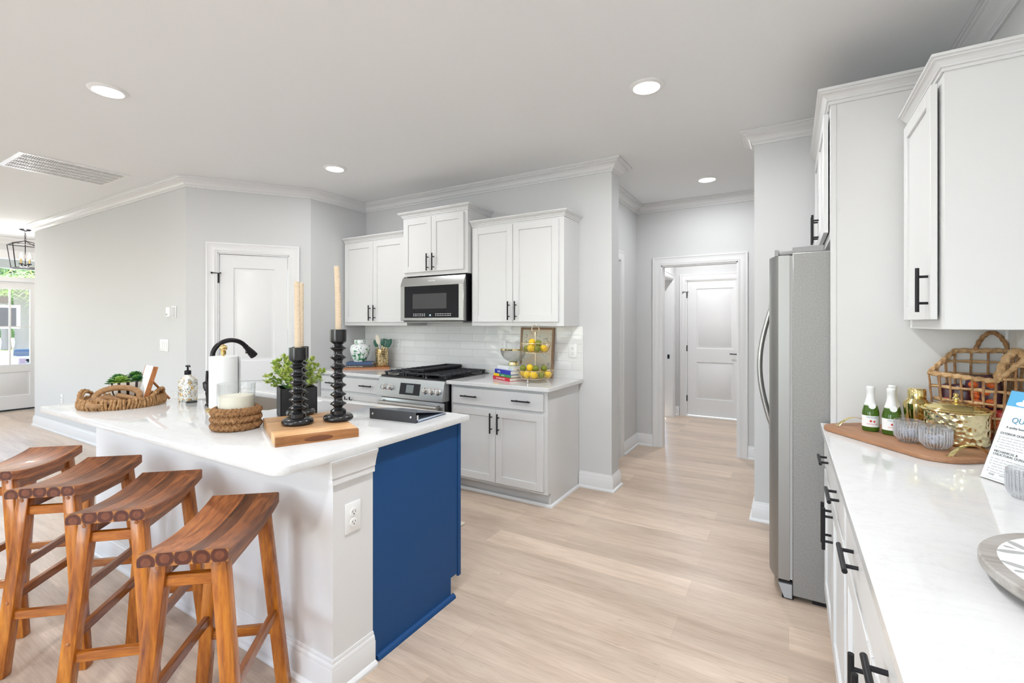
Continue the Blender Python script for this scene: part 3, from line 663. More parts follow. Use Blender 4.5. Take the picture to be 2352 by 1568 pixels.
obj('back_plate', MB().box(-.045, .045, -.008, 0, -.058, .058, bev=.004, seg=2), M['plastic'], t); b = obj('housing', MB().box(-.045, .03, -.055, -.008, -.045, .045, bev=.006, seg=2), M['plastic'], t); obj('display', MB().box(-.034, -.006, -.0562, -.054, -.03, -.016), M['fgrey'], b)
t = thing('light_switch', 'white three-rocker light switch plate on the left wall above the woven tray', 'light switch', (-5.205, 2.17, 1.18))
obj('plate', MB().box(-.085, .085, -.006, 0, -.058, .058, bev=.003, seg=2), M['plastic'], t)
for k in (-1, 0, 1): obj('rocker', MB().box(k * .046 - .016, k * .046 + .016, -.011, -.004, -.033, .033, bev=.002, M=T(rx=R(3))), M['plastic'], t)
# ================================================================ ISLAND
t = thing('kitchen_island', 'kitchen island with white seating wall and navy blue end panel', 'kitchen island', (-1.465, 1.158, 0))
ox, oy = 1.465, -1.158
obj('seating_wall', MB().box(-3.65 + ox, 0, 0, .194, 0, .884), M['trim'] , t, label='white painted seating wall')
obj('baseboard', MB().sweep(BS, [(-3.65 + ox, .194), (-3.65 + ox, 0), (0, 0), (0, .194)], -1), M['trim'], t)
obj('cap_moulding', MB().sweep([(0, .788), (.012, .788), (.012, .812), (.016, .815), (.016, .822), (.019, .835), (.026, .862), (.031, .872), (.034, .884), (0, .884)], [(-3.65 + ox, .194), (-3.65 + ox, 0), (0, 0), (0, .194)], -1), M['trim'], t)
b = MB(); b.box(-3.62 + ox, -.012, .194, .77, .105, .62).box(-3.62 + ox, -.012, .194, .70, 0, .105).box(-3.62 + ox, -3.25 + ox, .194, .77, .62, .884).box(-2.44 + ox, -.012, .194, .77, .62, .884).box(-3.25 + ox, -2.44 + ox, .194, .325, .62, .884); obj('cabinet_body', b, M['navy'], t, label='navy blue cabinet body')
e = obj('end_panel', MB().box(-.012, -.004, .194, .765, .105, .884).box(-.012, -.004, .194, .712, 0, .105), M['navy'], t, label='navy blue end panel with toe notch')
obj('face_stile', MB().box(-.012, .0, .768, .79, .09, .884), M['navy'], t, label='navy blue front stile')
obj('shoe_moulding', MB().sweep([(0, 0), (.019, 0), (.018, .010), (.012, .017), (.004, .021), (0, .021)], [(-.004, .194 + .02), (-.004, .730)], -1), M['navy'], t, label='navy blue shoe moulding')
# worktop with sink hole and rounded seating corners
def arc(cx, cy, r, a0, a1, n=8): return [(cx + r * math.cos(R(a0 + (a1 - a0) * k / n)), cy + r * math.sin(R(a0 + (a1 - a0) * k / n))) for k in range(n + 1)]
X0, X1, Y0, Y1 = -3.706, -1.437, .92, 1.985; r = .055
outer = arc(X0 + .01, Y0 + .01, .01, 180, 270, 3) + arc(X1 - r, Y0 + r, r, 270, 360) + [(X1, Y1), (X0, Y1)]
sx0, sx1, sy0, sy1 = -3.22, -2.47, 1.515, 1.885; r = .02
inner = arc(sx0 + r, sy0 + r, r, 180, 270, 4) + arc(sx1 - r, sy0 + r, r, 270, 360, 4) + arc(sx1 - r, sy1 - r, r, 0, 90, 4) + arc(sx0 + r, sy1 - r, r, 90, 180, 4)
tb = bmesh.new(); es = []
for ring in (outer, inner):
    vs = [tb.verts.new((x, y, .884)) for x, y in ring]; es += [tb.edges.new((vs[k], vs[(k + 1) % len(vs)])) for k in range(len(vs))]
bmesh.ops.triangle_fill(tb, use_beauty=True, use_dissolve=False, edges=es)
rr = bmesh.ops.extrude_face_region(tb, geom=tb.faces[:])
for v in rr['geom']:
    if isinstance(v, bmesh.types.BMVert): v.co.z = .914
bmesh.ops.recalc_face_normals(tb, faces=tb.faces)
be = [e for e in tb.edges if abs(e.verts[0].co.z - e.verts[1].co.z) < 1e-6 and len(e.link_faces) == 2 and abs(e.link_faces[0].normal.dot(e.link_faces[1].normal)) < .3]
bmesh.ops.bevel(tb, geom=be, offset=.003, segments=2, profile=.5, affect='EDGES')
tag(obj('countertop', MB().merge(tb), M['quartz']), 'large white quartz island top with rounded corner over the bar stools', 'countertop', 'white quartz worktops')
# sink
b = MB(); zt_ = .883; zb = .66; g = .006
b.box(sx0 - .012, sx0 + 0, sy0 - .012, sy1 + .012, zb, zt_).box(sx1, sx1 + .012, sy0 - .012, sy1 + .012, zb, zt_).box(sx0, sx1, sy0 - .012, sy0, zb, zt_).box(sx0, sx1, sy1, sy1 + .012, zb, zt_).box(sx0 - .012, sx1 + .012, sy0 - .012, sy1 + .012, zb - .012, zb)
t = thing('kitchen_sink', 'stainless undermount sink set into the island top', 'sink', ((sx0 + sx1) / 2, (sy0 + sy1) / 2, zb)); 
Mi = Matrix.Translation(-Vector(t.location)); tb = b.bm; bmesh.ops.transform(tb, matrix=Mi, verts=tb.verts); obj('basin', b, mat('bright satin sink steel', (.72, .68, .63), .38, metal=.9), t); obj('drain', MB().lathe([(0, .002), (.045, .002), (.04, .006), (0, .004)], 24), M['chrome'], t)
# faucet
t = thing('kitchen_faucet', 'dark bronze gooseneck faucet on the island behind the paper towels', 'faucet', (-2.875, 1.44, .914))
obj('body', MB().lathe([(.028, 0), (.030, .004), (.029, .012), (.024, .03), (.023, .06), (.027, .09), (.026, .12), (.018, .17), (.0155, .19), (.019, .193), (.019, .199), (.0145, .203), (.0145, .235), (0, .235)], 28), M['bronze'], t)
pts = [(0, 0, .23), (0, 0, .275)] + [(0, .105 - .105 * math.cos(a), .285 + .092 * math.sin(a)) for a in [R(5 * k) for k in range(2, 30)]]
e = Vector(pts[-1]); d = (Vector(pts[-1]) - Vector(pts[-2])).normalized()
obj('spout', MB().tube(pts, .0135, 14), M['bronze'], t)
s2 = MB(); s2.tube([e, e + d * .006, e + d * .008, e + d * .03, e + d * .055, e + d * .082, e + d * .084], [.0155, .0155, .014, .018, .022, .024, .018], 20); h = obj('spray_head', s2, M['bronze'], t)
obj('spray_button', MB().box(-.008, .008, -.006, .0, -.012, .014, bev=.003, M=Matrix.Translation(e + d * .04 + Vector((0, -.018, -.004)))), M['bronze'], h)
b = MB(); b.tube([(-.02, 0, .075), (-.035, 0, .085), (-.05, -.002, .10)], [.014, .018, .020], 16).tube([(-.05, -.002, .10), (-.056, -.002, .13), (-.053, -.002, .135)], [.0215, .0215, .012], 16).tube([(-.053, -.002, .13), (-.053, -.002, .16), (-.049, 0, .20)], [.010, .0085, .0105], 12)
b.lathe([(0, 0), (.02, 0), (.02, .004), (.013, .01), (.014, .045), (.018, .075), (0, .09)], 20, c=(-.04, 0, 0)); obj('lever', b, M['bronze'], t)
# ================================================================ APPLIANCES
# range
t = thing('gas_range', 'slide-in stainless gas range with black grates and griddle', 'range', (-3.235, 3.03, 0))
w = .763
obj('body', MB().box(.004, w - .004, .055, .70, .03, .905), M['blackgloss'], t, label='black side casing')
b = MB(); tb = bmesh.new(); pr = [(.0, .735), (.0, .745), (.035, .905), (.06, .912), (.10, .912), (.10, .735)]
vs = [[tb.verts.new((x, y, z)) for y, z in pr] for x in (0, w)]
for j in range(len(pr)): tb.faces.new((vs[0][j], vs[0][(j + 1) % len(pr)], vs[1][(j + 1) % len(pr)], vs[1][j]))
tb.faces.new(vs[0]); tb.faces.new(vs[1][::-1]); bmesh.ops.recalc_face_normals(tb, faces=tb.faces); b.merge(tb)
cp = obj('control_panel', b, M['steel'], t)
tilt = math.atan2(.035, .16); PM = T(0, .0, .745, rx=-tilt)
def pp(x, s, off=0): return PM @ Vector((x, -off, s))
dp = obj('display_panel', MB().box(.275, .505, -.003, .004, .025, .125, M=PM), M['black'], cp); obj('screen', MB().box(.350, .435, -.004, -.002, .042, .112, M=PM), mat('grey lcd', (.22, .25, .25), .25), dp)
for x in (.085, .155, .565, .635, .705):
    k = obj('knob', MB().lathe([(.031, 0), (.031, .004), (.024, .006), (.023, .03), (.020, .034), (0, .034)], 28, M=PM @ T(x, 0, .075, rx=R(90))).box(x - .005, x + .005, -.042, -.03, .052, .098, bev=.002, M=PM), M['chrome'], cp)
fd = obj('oven_door', MB().box(.012, w - .012, .035, .075, .16, .722, bev=.004, seg=2), M['steel'], t)
obj('oven_window', MB().box(.055, w - .055, .031, .036, .25, .655), M['blackgloss'], fd)
b = MB(); b.tube([(.045, -.012, .683), (w - .045, -.012, .683)], .019, 20); 
for x in (.06, w - .06): b.cyl((x, -.012, .683), (x, .04, .69), .011)
obj('oven_handle', b, M['steel'], fd)
obj('drawer', MB().box(.012, w - .012, .04, .08, .035, .15, bev=.004), M['steel'], t)
obj('cooktop', MB().box(-.004, w + .004, .06, .70, .905, .922, bev=.004), M['blackgloss'], t)
b = MB(); gz = .955
def grate(x0, x1, y0=.085, y1=.665, nb=7):
    g = MB(); q = .008
    for y in (y0, y1): g.box(x0, x1, y - q, y + q, gz - .014, gz, bev=.003)
    for x in (x0 + q, x1 - q): g.box(x - q, x + q, y0, y1, gz - .014, gz, bev=.003)
    for k in range(nb):
        y = y0 + (y1 - y0) * (k + 1) / (nb + 1); g.box(x0, x0 + (x1 - x0) * .40, y - .005, y + .005, gz - .010, gz + .003).box(x1 - (x1 - x0) * .40, x1, y - .005, y + .005, gz - .010, gz + .003)
    xm = (x0 + x1) / 2; g.box(xm - .005, xm + .005, y0, y1, gz - .012, gz)
    for x in (x0 + .012, x1 - .012):
        for y in (y0 + .008, y1 - .008): g.box(x - .008, x + .008, y - .008, y + .008, .920, gz)
    return g
for x0, x1 in ((.02, .262), (.268, .495), (.501, .743)): obj('grate', grate(x0, x1), M['iron'], t)
for x, y in ((.14, .22), (.14, .52), (.38, .37), (.62, .22), (.62, .52)): obj('burner', MB().lathe([(.055, .921), (.052, .93), (.04, .934), (.038, .942), (0, .944)], 28, c=(x, y, 0)), M['iron'], t)
b = MB(); b.box(.292, .480, .10, .65, .968, .974).box(.292, .300, .10, .65, .962, .992, bev=.002).box(.472, .480, .10, .65, .962, .992, bev=.002).box(.292, .480, .642, .65, .962, .992, bev=.002).box(.292, .480, .10, .108, .962, .986, bev=.002)
for y in (.13, .62):
    for x in (.305, .467): b.box(x - .008, x + .008, y - .01, y + .01, .952, .97)
obj('griddle', b, M['iron'], t)
# microwave
t = thing('microwave', 'stainless over-the-range microwave under the short cabinet', 'microwave', (-3.24, 3.34, 1.40)); w = .758
obj('body', MB().box(.004, w - .0, .035, .385, .012, .435, bev=.002), M['blackgloss'], t, label='black casing')
b = MB(); b.box(0, w, 0, .038, .025, .352, bev=.003).box(0, w, 0, .038, .018, .032, bev=.003)
tb = bmesh.new(); pr = [(0, .348), (.0, .352), (.030, .430), (.05, .430), (.05, .348)]; vs = [[tb.verts.new((x, y, z)) for y, z in pr] for x in (0, w)]
for j in range(len(pr)): tb.faces.new((vs[0][j], vs[0][(j + 1) % 5], vs[1][(j + 1) % 5], vs[1][j]))
tb.faces.new(vs[0]); tb.faces.new(vs[1][::-1]); bmesh.ops.recalc_face_normals(tb, faces=tb.faces); b.merge(tb)
f = obj('door', b, M['steel'], t); 
b = MB(); b.text('FRIGIDAIRE', .017, T(w / 2, .0125, .385, rx=R(90) - math.atan2(.03, .078)) , 0, .0003, 'CENTER'); obj('lettering', b, mat('engraved silver', (.85, .85, .85), .4, metal=.5), f)
obj('window', MB().box(.055, w - .055, -.003, .002, .045, .345), M['blackgloss'], f)
m_mesh = mat('dark door screen', (.055, .055, .057), .25); obj('window_screen', MB().box(.16, w - .19, -.0035, -.002, .13, .27), m_mesh, f)
b = MB()
for z in (.062, .078):
    for k in range(6): b.box(.17 + k * .026, .182 + k * .026, -.0042, -.003, z, z + .006)
    for k in range(10): b.box(.44 + k * .019, .448 + k * .019, -.0042, -.003, z, z + .006)
obj('keypad', b, M['plastic'], f); obj('clock', MB().text('12', .02, T(.375, -.0035, .062, rx=R(90)), 0, .0003, 'CENTER'), mat('clock glow', (.6, .9, 1), .5, emit=(.6, .9, 1), es=1.5), f)
b = MB(); b.tube([(w - .012, -.03, .045), (w - .012, -.03, .40)], .011, 14).cyl((w - .012, -.03, .07), (w - .012, .0, .07), .007).cyl((w - .012, -.03, .37), (w - .012, .01, .37), .007)
obj('vent_plate', MB().box(.03, w - .03, .03, .37, .0, .012), M['fgrey'], t)
# refrigerator
t = thing('refrigerator', 'side-by-side stainless refrigerator with a bowed handle', 'refrigerator', (.0, 2.73, 0)); w = .905
obj('cabinet', MB().box(.016, .72, 0, w, .025, 1.745, bev=.004), M['fgrey'], t, label='textured grey steel side')
obj('gasket', MB().box(.004, .018, .008, w - .008, .10, 1.73), mat('grey gasket', (.45, .45, .44), .5), t)
def fdoor(y0, y1, near):
    pr = [(.004, 0), (-.050, 0)] + [(-.050 - .018 * math.sin(R(a)), .018 - .018 * math.cos(R(a))) for a in (30, 60, 90)]
    n = 10; L = y1 - y0; prof = [(.004, y0), (-.045, y0)]
    for k in range(n + 1):
        s_ = k / n; u = (y0 + .012 + (L - .024) * s_); bow = (.090 if 1 else 0)
        edge = min(1, (u - 0) / .14) if near else min(1, (w - u) / .14)
        prof.append((-.052 - .038 * math.sin(edge * PI / 2), u))
    prof += [(-.045 - (.04 if near else 0), y1), (.004, y1)]
    return prof
for y0, y1, near in ((.004, .44, True), (.446, .90, False)):
    d = obj('door', MB().prism(fdoor(y0, y1, near), .095, 1.735), M['fsteel'], t)
    ym = .40 if near else .485
    pts = [Vector((-.088 - .062 * math.sin(PI * k / 16), ym, .79 + .70 * k / 16)) for k in range(17)]
    hb = MB(); hb.tube(pts, [.013] + [.016] * 15 + [.013], 16, flat=.8); 
    for p in (pts[0], pts[-1]): hb.box(p.x - .012, p.x + .012, ym - .012, ym + .012, p.z - .018, p.z + .018, bev=.004)
    obj('handle', hb, M['steel'], d)
b = MB(); b.box(-.062, -.045, .006, .05, 1.735, 1.765).box(-.045, .02, .006, .06, 1.738, 1.757, bev=.004).box(.014, .15, .006, .10, 1.745, 1.776, bev=.003); b.cyl((-.03, .03, 1.73), (-.03, .03, 1.76), .014); obj('hinge_cover', b, mat('grey hinge plastic', (.33, .33, .33), .45), t)
gb = MB(); tb = bmesh.new(); vs = [[tb.verts.new((x, y, z)) for x, z in ((-.045, .075), (-.02, .008), (.014, .008), (.014, .078))] for y in (.0, w)]
for j in range(4): tb.faces.new((vs[0][j], vs[0][(j + 1) % 4], vs[1][(j + 1) % 4], vs[1][j]))
tb.faces.new(vs[0]); tb.faces.new(vs[1][::-1]); bmesh.ops.recalc_face_normals(tb, faces=tb.faces); gb.merge(tb); obj('toe_grille', gb, mat('silver grey plastic', (.42, .43, .44), .4), t)
obj('foot', MB().box(-.03, .02, .01, w - .01, .0, .03).box(.1, .68, .02, w - .02, 0, .03), M['black'], t)
obj('bottom_hinge', MB().box(-.045, .012, .004, .06, .082, .092), M['black'], t)
# ================================================================ BAR STOOLS
def make_stool():
    t = thing('bar_stool', '', 'stool', (0, 0, 0), 0, 'saddle-seat bar stools along the island')
    L, Wd, th = .457, .238, .038; N = 18; tb = bmesh.new(); rings = []
    for k in range(N + 1):
        x = -L / 2 + L * k / N; u = (x / (L / 2)) ** 2; z = .740 - .026 * (1 - u) ** 1.0; c = .004
        rings.append([tb.verts.new(p) for p in ((x, -Wd / 2, z - c), (x, -Wd / 2 + c, z), (x, Wd / 2 - c, z), (x, Wd / 2, z - c), (x, Wd / 2, z - th), (x, -Wd / 2, z - th))])
    for a, b2 in zip(rings, rings[1:]):
        for j in range(6): tb.faces.new((a[j], a[(j + 1) % 6], b2[(j + 1) % 6], b2[j]))
    tb.faces.new(rings[0]); tb.faces.new(rings[-1][::-1]); bmesh.ops.recalc_face_normals(tb, faces=tb.faces)
    m = MB(); 
    ends = [f.index for f in tb.faces if len(f.verts) == 6]; m.merge(tb)
    for f in m.bm.faces:
        f.material_index = 1 if len(f.verts) == 6 else 0
        f.smooth = False
    obj('seat', m, [M['sx'], M['send']], t)
    def leg(sx, sy):
        top = Vector((sx * .178, sy * .078, .702)); bot = Vector((sx * .212, sy * .142, 0)); tb = bmesh.new(); h = .0215; vs = []
        for c, ex in ((bot, 1.0), (top, 1.0)): vs.append([tb.verts.new((c.x + dx * h * ex, c.y + dy * h * ex, c.z)) for dx, dy in ((-1, -1), (1, -1), (1, 1), (-1, 1))])
        for j in range(4): tb.faces.new((vs[0][j], vs[0][(j + 1) % 4], vs[1][(j + 1) % 4], vs[1][j]))
        tb.faces.new(vs[0][::-1]); tb.faces.new(vs[1]); bmesh.ops.recalc_face_normals(tb, faces=tb.faces)
        bmesh.ops.bevel(tb, geom=tb.edges[:], offset=.004, segments=2, profile=.5, affect='EDGES'); return MB().merge(tb)
    def lp(sx, sy, z): k = 1 - z / .702; return Vector((sx * (.178 + .034 * k), sy * (.078 + .064 * k), z))
    for sx in (-1, 1):
        for sy in (-1, 1):
            lg = obj('leg', leg(sx, sy), M['sz'], t)
            for z in (.685, .29):
                p = lp(sx, sy, z); obj('wood_plug', MB().ball((p.x + sx * .0205, p.y, p.z), .0075, sc=(.6, 1, 1), seg=10), M['cherry'], lg)
    for sx in (-1, 1):
        for z, hh in ((.640, .017), (.235, .0165)):
            a, c = lp(sx, -1, z), lp(sx, 1, z); obj('cross_rail', MB().box(a.x - .011, a.x + .011, a.y, c.y, z - hh, z + hh, bev=.002), M['sy'], t)
    for sy in (-1, 1):
        a, c = lp(-1, sy, .665), lp(1, sy, .665); obj('apron', MB().box(a.x, c.x, a.y - .010, a.y + .010, .640, .700, bev=.002), M['sxr'], t)
        a, c = lp(-1, sy, .30), lp(1, sy, .30); obj('side_rail', MB().box(a.x, c.x, a.y - .0105, a.y + .0105, .283, .317, bev=.002), M['sxr'], t)
    return t
st = make_stool()
SP = [(-1.636, .84, 130.5, 'saddle-seat acacia bar stool nearest the camera, beside the island end post'),
      (-2.188, .838, 132.6, 'saddle-seat acacia bar stool, second from the island end post'),
      (-2.701, .805, 131.4, 'saddle-seat acacia bar stool, third from the island end post'),
      (-3.187, .728, 133.5, 'saddle-seat acacia bar stool cut by the left edge, farthest from the post')]
for i, (x, y, a, lab) in enumerate(SP):
    if i == 0: st.location = (x, y, 0); st.rotation_euler = (0, 0, R(a)); st['label'] = lab
    else: copy_tree(st, None, (x, y, 0), R(a), lab)
# ================================================================ THINGS ON THE ISLAND
ZI = .914
# cutting board
c0 = Vector((-1.695, 1.076)); ux = (Vector((-2.114, 1.281)) - c0).normalized(); ang = math.atan2(-ux.y, -ux.x); bl, bw = .462, .316
cx = c0 + ux * bl / 2 + Vector((-ux.y, ux.x)) * (-bw / 2)
t = thing('cutting_board', 'striped wooden cutting board under the black candle holders', 'cutting board', (cx.x, cx.y, ZI), ang)
obj('top', MB().box(-bl / 2, bl / 2 - .022, -bw / 2, bw / 2, 0, .0352, bev=.0015), M['board'], t)
b = MB(); b.box(bl / 2 - .022, bl / 2, -bw / 2, bw / 2, 0, .035, bev=.0015); obj('edge_strip', b, M['boardedge'], t)
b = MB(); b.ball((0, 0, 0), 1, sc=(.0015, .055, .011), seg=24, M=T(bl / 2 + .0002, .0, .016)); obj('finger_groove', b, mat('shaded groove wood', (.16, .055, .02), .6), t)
def holder(label, x, y, n, h, hcand, lean, z):
    t = thing('candle_holder', label, 'candle holder', (x, y, z), 0, 'turned black candle holders')
    sp = (h - .052 - .066) / n
    pf = [(.060, 0), (.064, .004), (.066, .012), (.062, .022), (.052, .028), (.034, .031), (.034, .045), (.028, .050), (.019, .056)]
    z_ = .056
    for k in range(n):
        b0 = .054 + sp * k; pf += [(.0185, b0 + sp * .08), (.0205, b0 + sp * .22), (.0345, b0 + sp * .46), (.0350, b0 + sp * .54), (.0205, b0 + sp * .78), (.0185, b0 + sp * .92)]
    zt = h - .062; pf += [(.026, zt), (.0355, zt + .008), (.0365, zt + .02), (.0365, h), (.031, h), (.031, h - .012), (0, h - .012)]
    obj('stem', MB().lathe(pf, 40), mat('satin black wood %d' % n, (.009, .009, .010), .26, coat=.3) if ('satin black wood %d' % n) not in bpy.data.materials else bpy.data.materials['satin black wood %d' % n], t)
    obj('candle_socket', MB().lathe([(.016, h - .012), (.018, h + .0), (.0135, h + .0), (.0135, h - .01)], 20, cap=False), M['black'], t)
    c = thing('taper_candle', label.replace('candle holder', 'HOLDER'), 'candle', (x, y, z + h - .010), 0, 'ribbed cream taper candles')
    m = 64; pr = []
    for k in range(m * 2 + 1):
        s_ = k / (m * 2); r_ = (.0128 - .002 * s_) + (.0012 if k % 2 else 0); pr.append((r_, hcand * s_))
    tb = bmesh.new(); rings = []
    for k, (r_, zz) in enumerate(pr):
        off = lean * (zz / hcand) ** 2; rings.append([tb.verts.new((r_ * math.cos(a + k * .05) + off, r_ * math.sin(a + k * .05), zz)) for a in [2 * PI * q / 20 for q in range(20)]])
    for a, d in zip(rings, rings[1:]):
        for q in range(20): tb.faces.new((a[q], a[(q + 1) % 20], d[(q + 1) % 20], d[q]))
    tb.faces.new(rings[0][::-1]); tb.faces.new(rings[-1]); o = obj('wax', MB().merge(tb, 0, True), mat('beige taper wax', (.68, .55, .40), .55) if 'beige taper wax' not in bpy.data.materials else bpy.data.materials['beige taper wax'], c)
    obj('wick', MB().cyl((lean, 0, hcand), (lean, 0, hcand + .004), .001, 6), M['page'], c)
    return t, c
zb_ = ZI + .0352
h1, c1 = holder('black candle holder at the front corner of the cutting board', -1.858, 1.284, 6, .336, .300, -.006, zb_); c1['label'] = 'ribbed cream taper candle in the front short black holder'
h2, c2 = holder('tallest black candle holder, at the right of the cutting board', -1.775, 1.432, 7, .414, .300, -.012, zb_); c2['label'] = 'ribbed cream taper candle in the tallest black holder, highest in the picture'
h3, c3 = holder('black candle holder standing behind the front one', -2.040, 1.426, 6, .330, .318, .004, zb_); c3['label'] = 'ribbed cream taper candle mostly hidden behind the front candle'
# boxwood pot
t = thing('potted_boxwood', 'bright green boxwood in a square black pot behind the candle holders', 'plant', (-2.215, 1.525, ZI), R(63))
hw = .086; hp = .148; b = MB(); b.box(-hw, hw, -hw, -hw + .006, 0, hp).box(-hw, hw, hw - .006, hw, 0, hp).box(-hw, -hw + .006, -hw, hw, 0, hp).box(hw - .006, hw, -hw, hw, 0, hp).box(-hw, hw, -hw, hw, 0, .01); obj('pot', b, mat('matte charcoal pot', (.035, .036, .038), .55), t)
obj('soil', MB().box(-hw + .006, hw - .006, -hw + .006, hw - .006, hp - .03, hp - .02), mat('dark moss', (.03, .035, .015), .9), t)
rnd = random.Random(3)
def leaf(tb, p, d, up, L, Wd):
    s_ = d.cross(up).normalized(); n_ = s_.cross(d).normalized()
    pts = [p, p + d * L * .35 + s_ * Wd * .5 + n_ * L * .06, p + d * L * .75 + s_ * Wd * .42 + n_ * L * .05, p + d * L, p + d * L * .75 - s_ * Wd * .42 + n_ * L * .05, p + d * L * .35 - s_ * Wd * .5 + n_ * L * .06]
    mid = [p + d * L * .35, p + d * L * .75]
    v = [tb.verts.new(q) for q in pts]; m = [tb.verts.new(q) for q in mid]
    for f in ((v[0], v[1], m[0]), (v[0], m[0], v[5]), (v[1], v[2], m[1], m[0]), (m[0], m[1], v[4], v[5]), (v[2], v[3], m[1]), (m[1], v[3], v[4])): 
        fc = tb.faces.new(f); fc.smooth = True
tb = bmesh.new(); sb = MB()
for k in range(95):
    a = rnd.random() * 2 * PI; el = rnd.random() ** .7 * 1.75 - .15; rr = .12 + rnd.random() * .03
    tip = Vector((math.cos(a) * math.cos(el) * rr * 1.0, math.sin(a) * math.cos(el) * rr * 1.0, hp + .035 + math.sin(el) * rr * .92 - .01))
    st0 = Vector((math.cos(a) * .035, math.sin(a) * .035, hp - .02)); md = (st0 + tip) / 2 + Vector((0, 0, .02)); sb.tube([st0, md, tip], .0016, 5)
    for q, fr in ((0, 1.0), (1, .82), (2, .64), (3, .48)):
        p = st0.lerp(tip, fr); 
        for z in range(5 if q == 0 else 3):
            d = ((tip - st0).normalized() * .6 + Vector((rnd.uniform(-1, 1), rnd.uniform(-1, 1), rnd.uniform(-.6, .9)))).normalized(); leaf(tb, p, d, Vector((rnd.random() - .5, rnd.random() - .5, 1)), rnd.uniform(.024, .034), rnd.uniform(.013, .018))
m = MB(); m.merge(tb, 0, True); obj('foliage', m, M['boxwood'], t); obj('stems', sb, M['hedge'], t)
# jar candle in braided holder
t = thing('jar_candle', 'cream candle in a glass vessel with a brown braided base', 'candle', (-2.166, 1.188, ZI))
b = MB(); r_ = .088
for j in range(3):
    zc = .019 + j * .031
    for s_ in (0, 1, 2):
        pts = []
        for k in range(200):
            a = 2 * PI * k / 200; ph = a * 10 + s_ * 2 * PI / 3 + j * 1.1; rr_ = r_ + .002 + .0065 * math.cos(2 * ph); pts.append((rr_ * math.cos(a), rr_ * math.sin(a), zc + .0115 * math.sin(ph)))
        b.tube(pts, .0088, 12, closed=True, lobes=5, twist=.12)
o = obj('braided_base', b, M['seagrass'], t); obj('base_liner', MB().lathe([(.084, .004), (.084, .092), (.080, .092), (.080, .004)], 32), M['seagrass'], o)
b = MB(); b.lathe([(0, .012), (.074, .012), (.076, .016), (.0765, .205), (.074, .206), (.0725, .204), (.0725, .022), (0, .022)], 48); obj('glass_vessel', b, M['vessel'], t)
obj('wax', MB().lathe([(0, .023), (.0715, .023), (.0715, .150), (.04, .152), (0, .152)], 40), M['wax'], t)
for a in (0, 2.1, 4.2): obj('wick', MB().cyl((.025 * math.cos(a), .025 * math.sin(a), .15), (.025 * math.cos(a), .025 * math.sin(a), .162), .0015, 6), M['page'], t)
# paper towels
t = thing('paper_towel_holder', 'upright brass paper towel holder in front of the faucet', 'paper towel holder', (-2.70, 1.41, ZI))
obj('base', MB().lathe([(0, 0), (.083, 0), (.085, .003), (.085, .011), (.081, .014), (0, .015)], 40), M['brass'], t); obj('rod', MB().lathe([(.006, .01), (.006, .30), (.013, .305), (.014, .322), (.008, .328)], 20), M['brass'], t)
obj('knob', MB().ball((0, 0, .342), .0195), M['brass'], t)
o = obj('paper_towel_roll', MB().lathe([(.02, 0), (.0675, 0), (.069, .002), (.069, .278), (.067, .28), (.02, .28)], 48).lathe([(.0195, .001), (.0195, .279)], 24, cap=False).box(.0, .05, .0685, .070, .002, .278, bev=.0004), mat('white tissue', (.84, .84, .83), .9), None, (-2.70, 1.41, ZI + .0155)); tag(o, 'white roll of paper towels on the brass holder', 'paper towels')
# soap bottle and stopper
t = thing('soap_bottle', 'patterned hand soap bottle with black pump beside the sink', 'soap bottle', (-3.19, 1.455, ZI), R(20))
def rsq(h_, z, c=.02): return arc(h_ - c, h_ - c, c, 0, 90, 4) + arc(-h_ + c, h_ - c, c, 90, 180, 4) + arc(-h_ + c, -h_ + c, c, 180, 270, 4) + arc(h_ - c, -h_ + c, c, 270, 360, 4)
tb = bmesh.new(); rings = []
for h_, z, c in ((.036, 0, .014), (.040, .004, .014), (.040, .124, .014), (.038, .132, .014), (.017, .158, .0165), (.0165, .164, .0164)): rings.append([tb.verts.new((x, y, z)) for x, y in rsq(h_, z, c)])
for a, c in zip(rings, rings[1:]):
    for k in range(len(a)): tb.faces.new((a[k], a[(k + 1) % len(a)], c[(k + 1) % len(a)], c[k]))
tb.faces.new(rings[0][::-1]); tb.faces.new(rings[-1]); bmesh.ops.recalc_face_normals(tb, faces=tb.faces); obj('bottle', MB().merge(tb, 0, True), M['soap'], t)
b = MB(); b.lathe([(.017, .162), (.018, .164), (.018, .186), (.010, .189), (.005, .191), (.005, .208), (.013, .212), (.013, .219), (0, .221)], 20).tube([(0, 0, .216), (.02, -.012, .218), (.042, -.026, .214)], [.006, .005, .004], 10); obj('pump', b, M['black'], t)
tag(obj('sink_stopper', MB().lathe([(0, 0), (.028, 0), (.030, .004), (.026, .008), (0, .009)], 28), M['rubber'], None, (-3.105, 1.438, ZI)), 'black rubber disc lying beside the soap bottle', 'sink stopper')
# binder
p = Vector((-1.815, 1.657)); q = Vector((-1.53, 1.683)); a = math.atan2(q.y - p.y, q.x - p.x)
t = thing('ring_binder', 'black ring binder lying wedge-shaped near the island corner', 'binder', (p.x, p.y, ZI), a); L = .286; Wd = .255; hs = .052
bm_ = mat('charcoal vinyl', (.045, .046, .050), .42); bl_ = mat('blue-grey vinyl sheen', (.05, .06, .09), .22)
obj('spine', MB().box(0, L, -.004, .0, 0, hs, bev=.0015), bm_, t); obj('back_cover', MB().box(0, L, 0, Wd, 0, .003), bl_, t)
sl = math.atan2(hs - .010, Wd); obj('front_cover', MB().box(0, L, 0, Wd / math.cos(sl), -.003, 0, M=T(0, 0, hs, rx=-sl)), bl_, t)
obj('pages', MB().box(.01, L - .004, .02, Wd - .012, .0032, .010), mat('bluish plastic sleeves', (.60, .68, .82), .3), t)
b = MB()
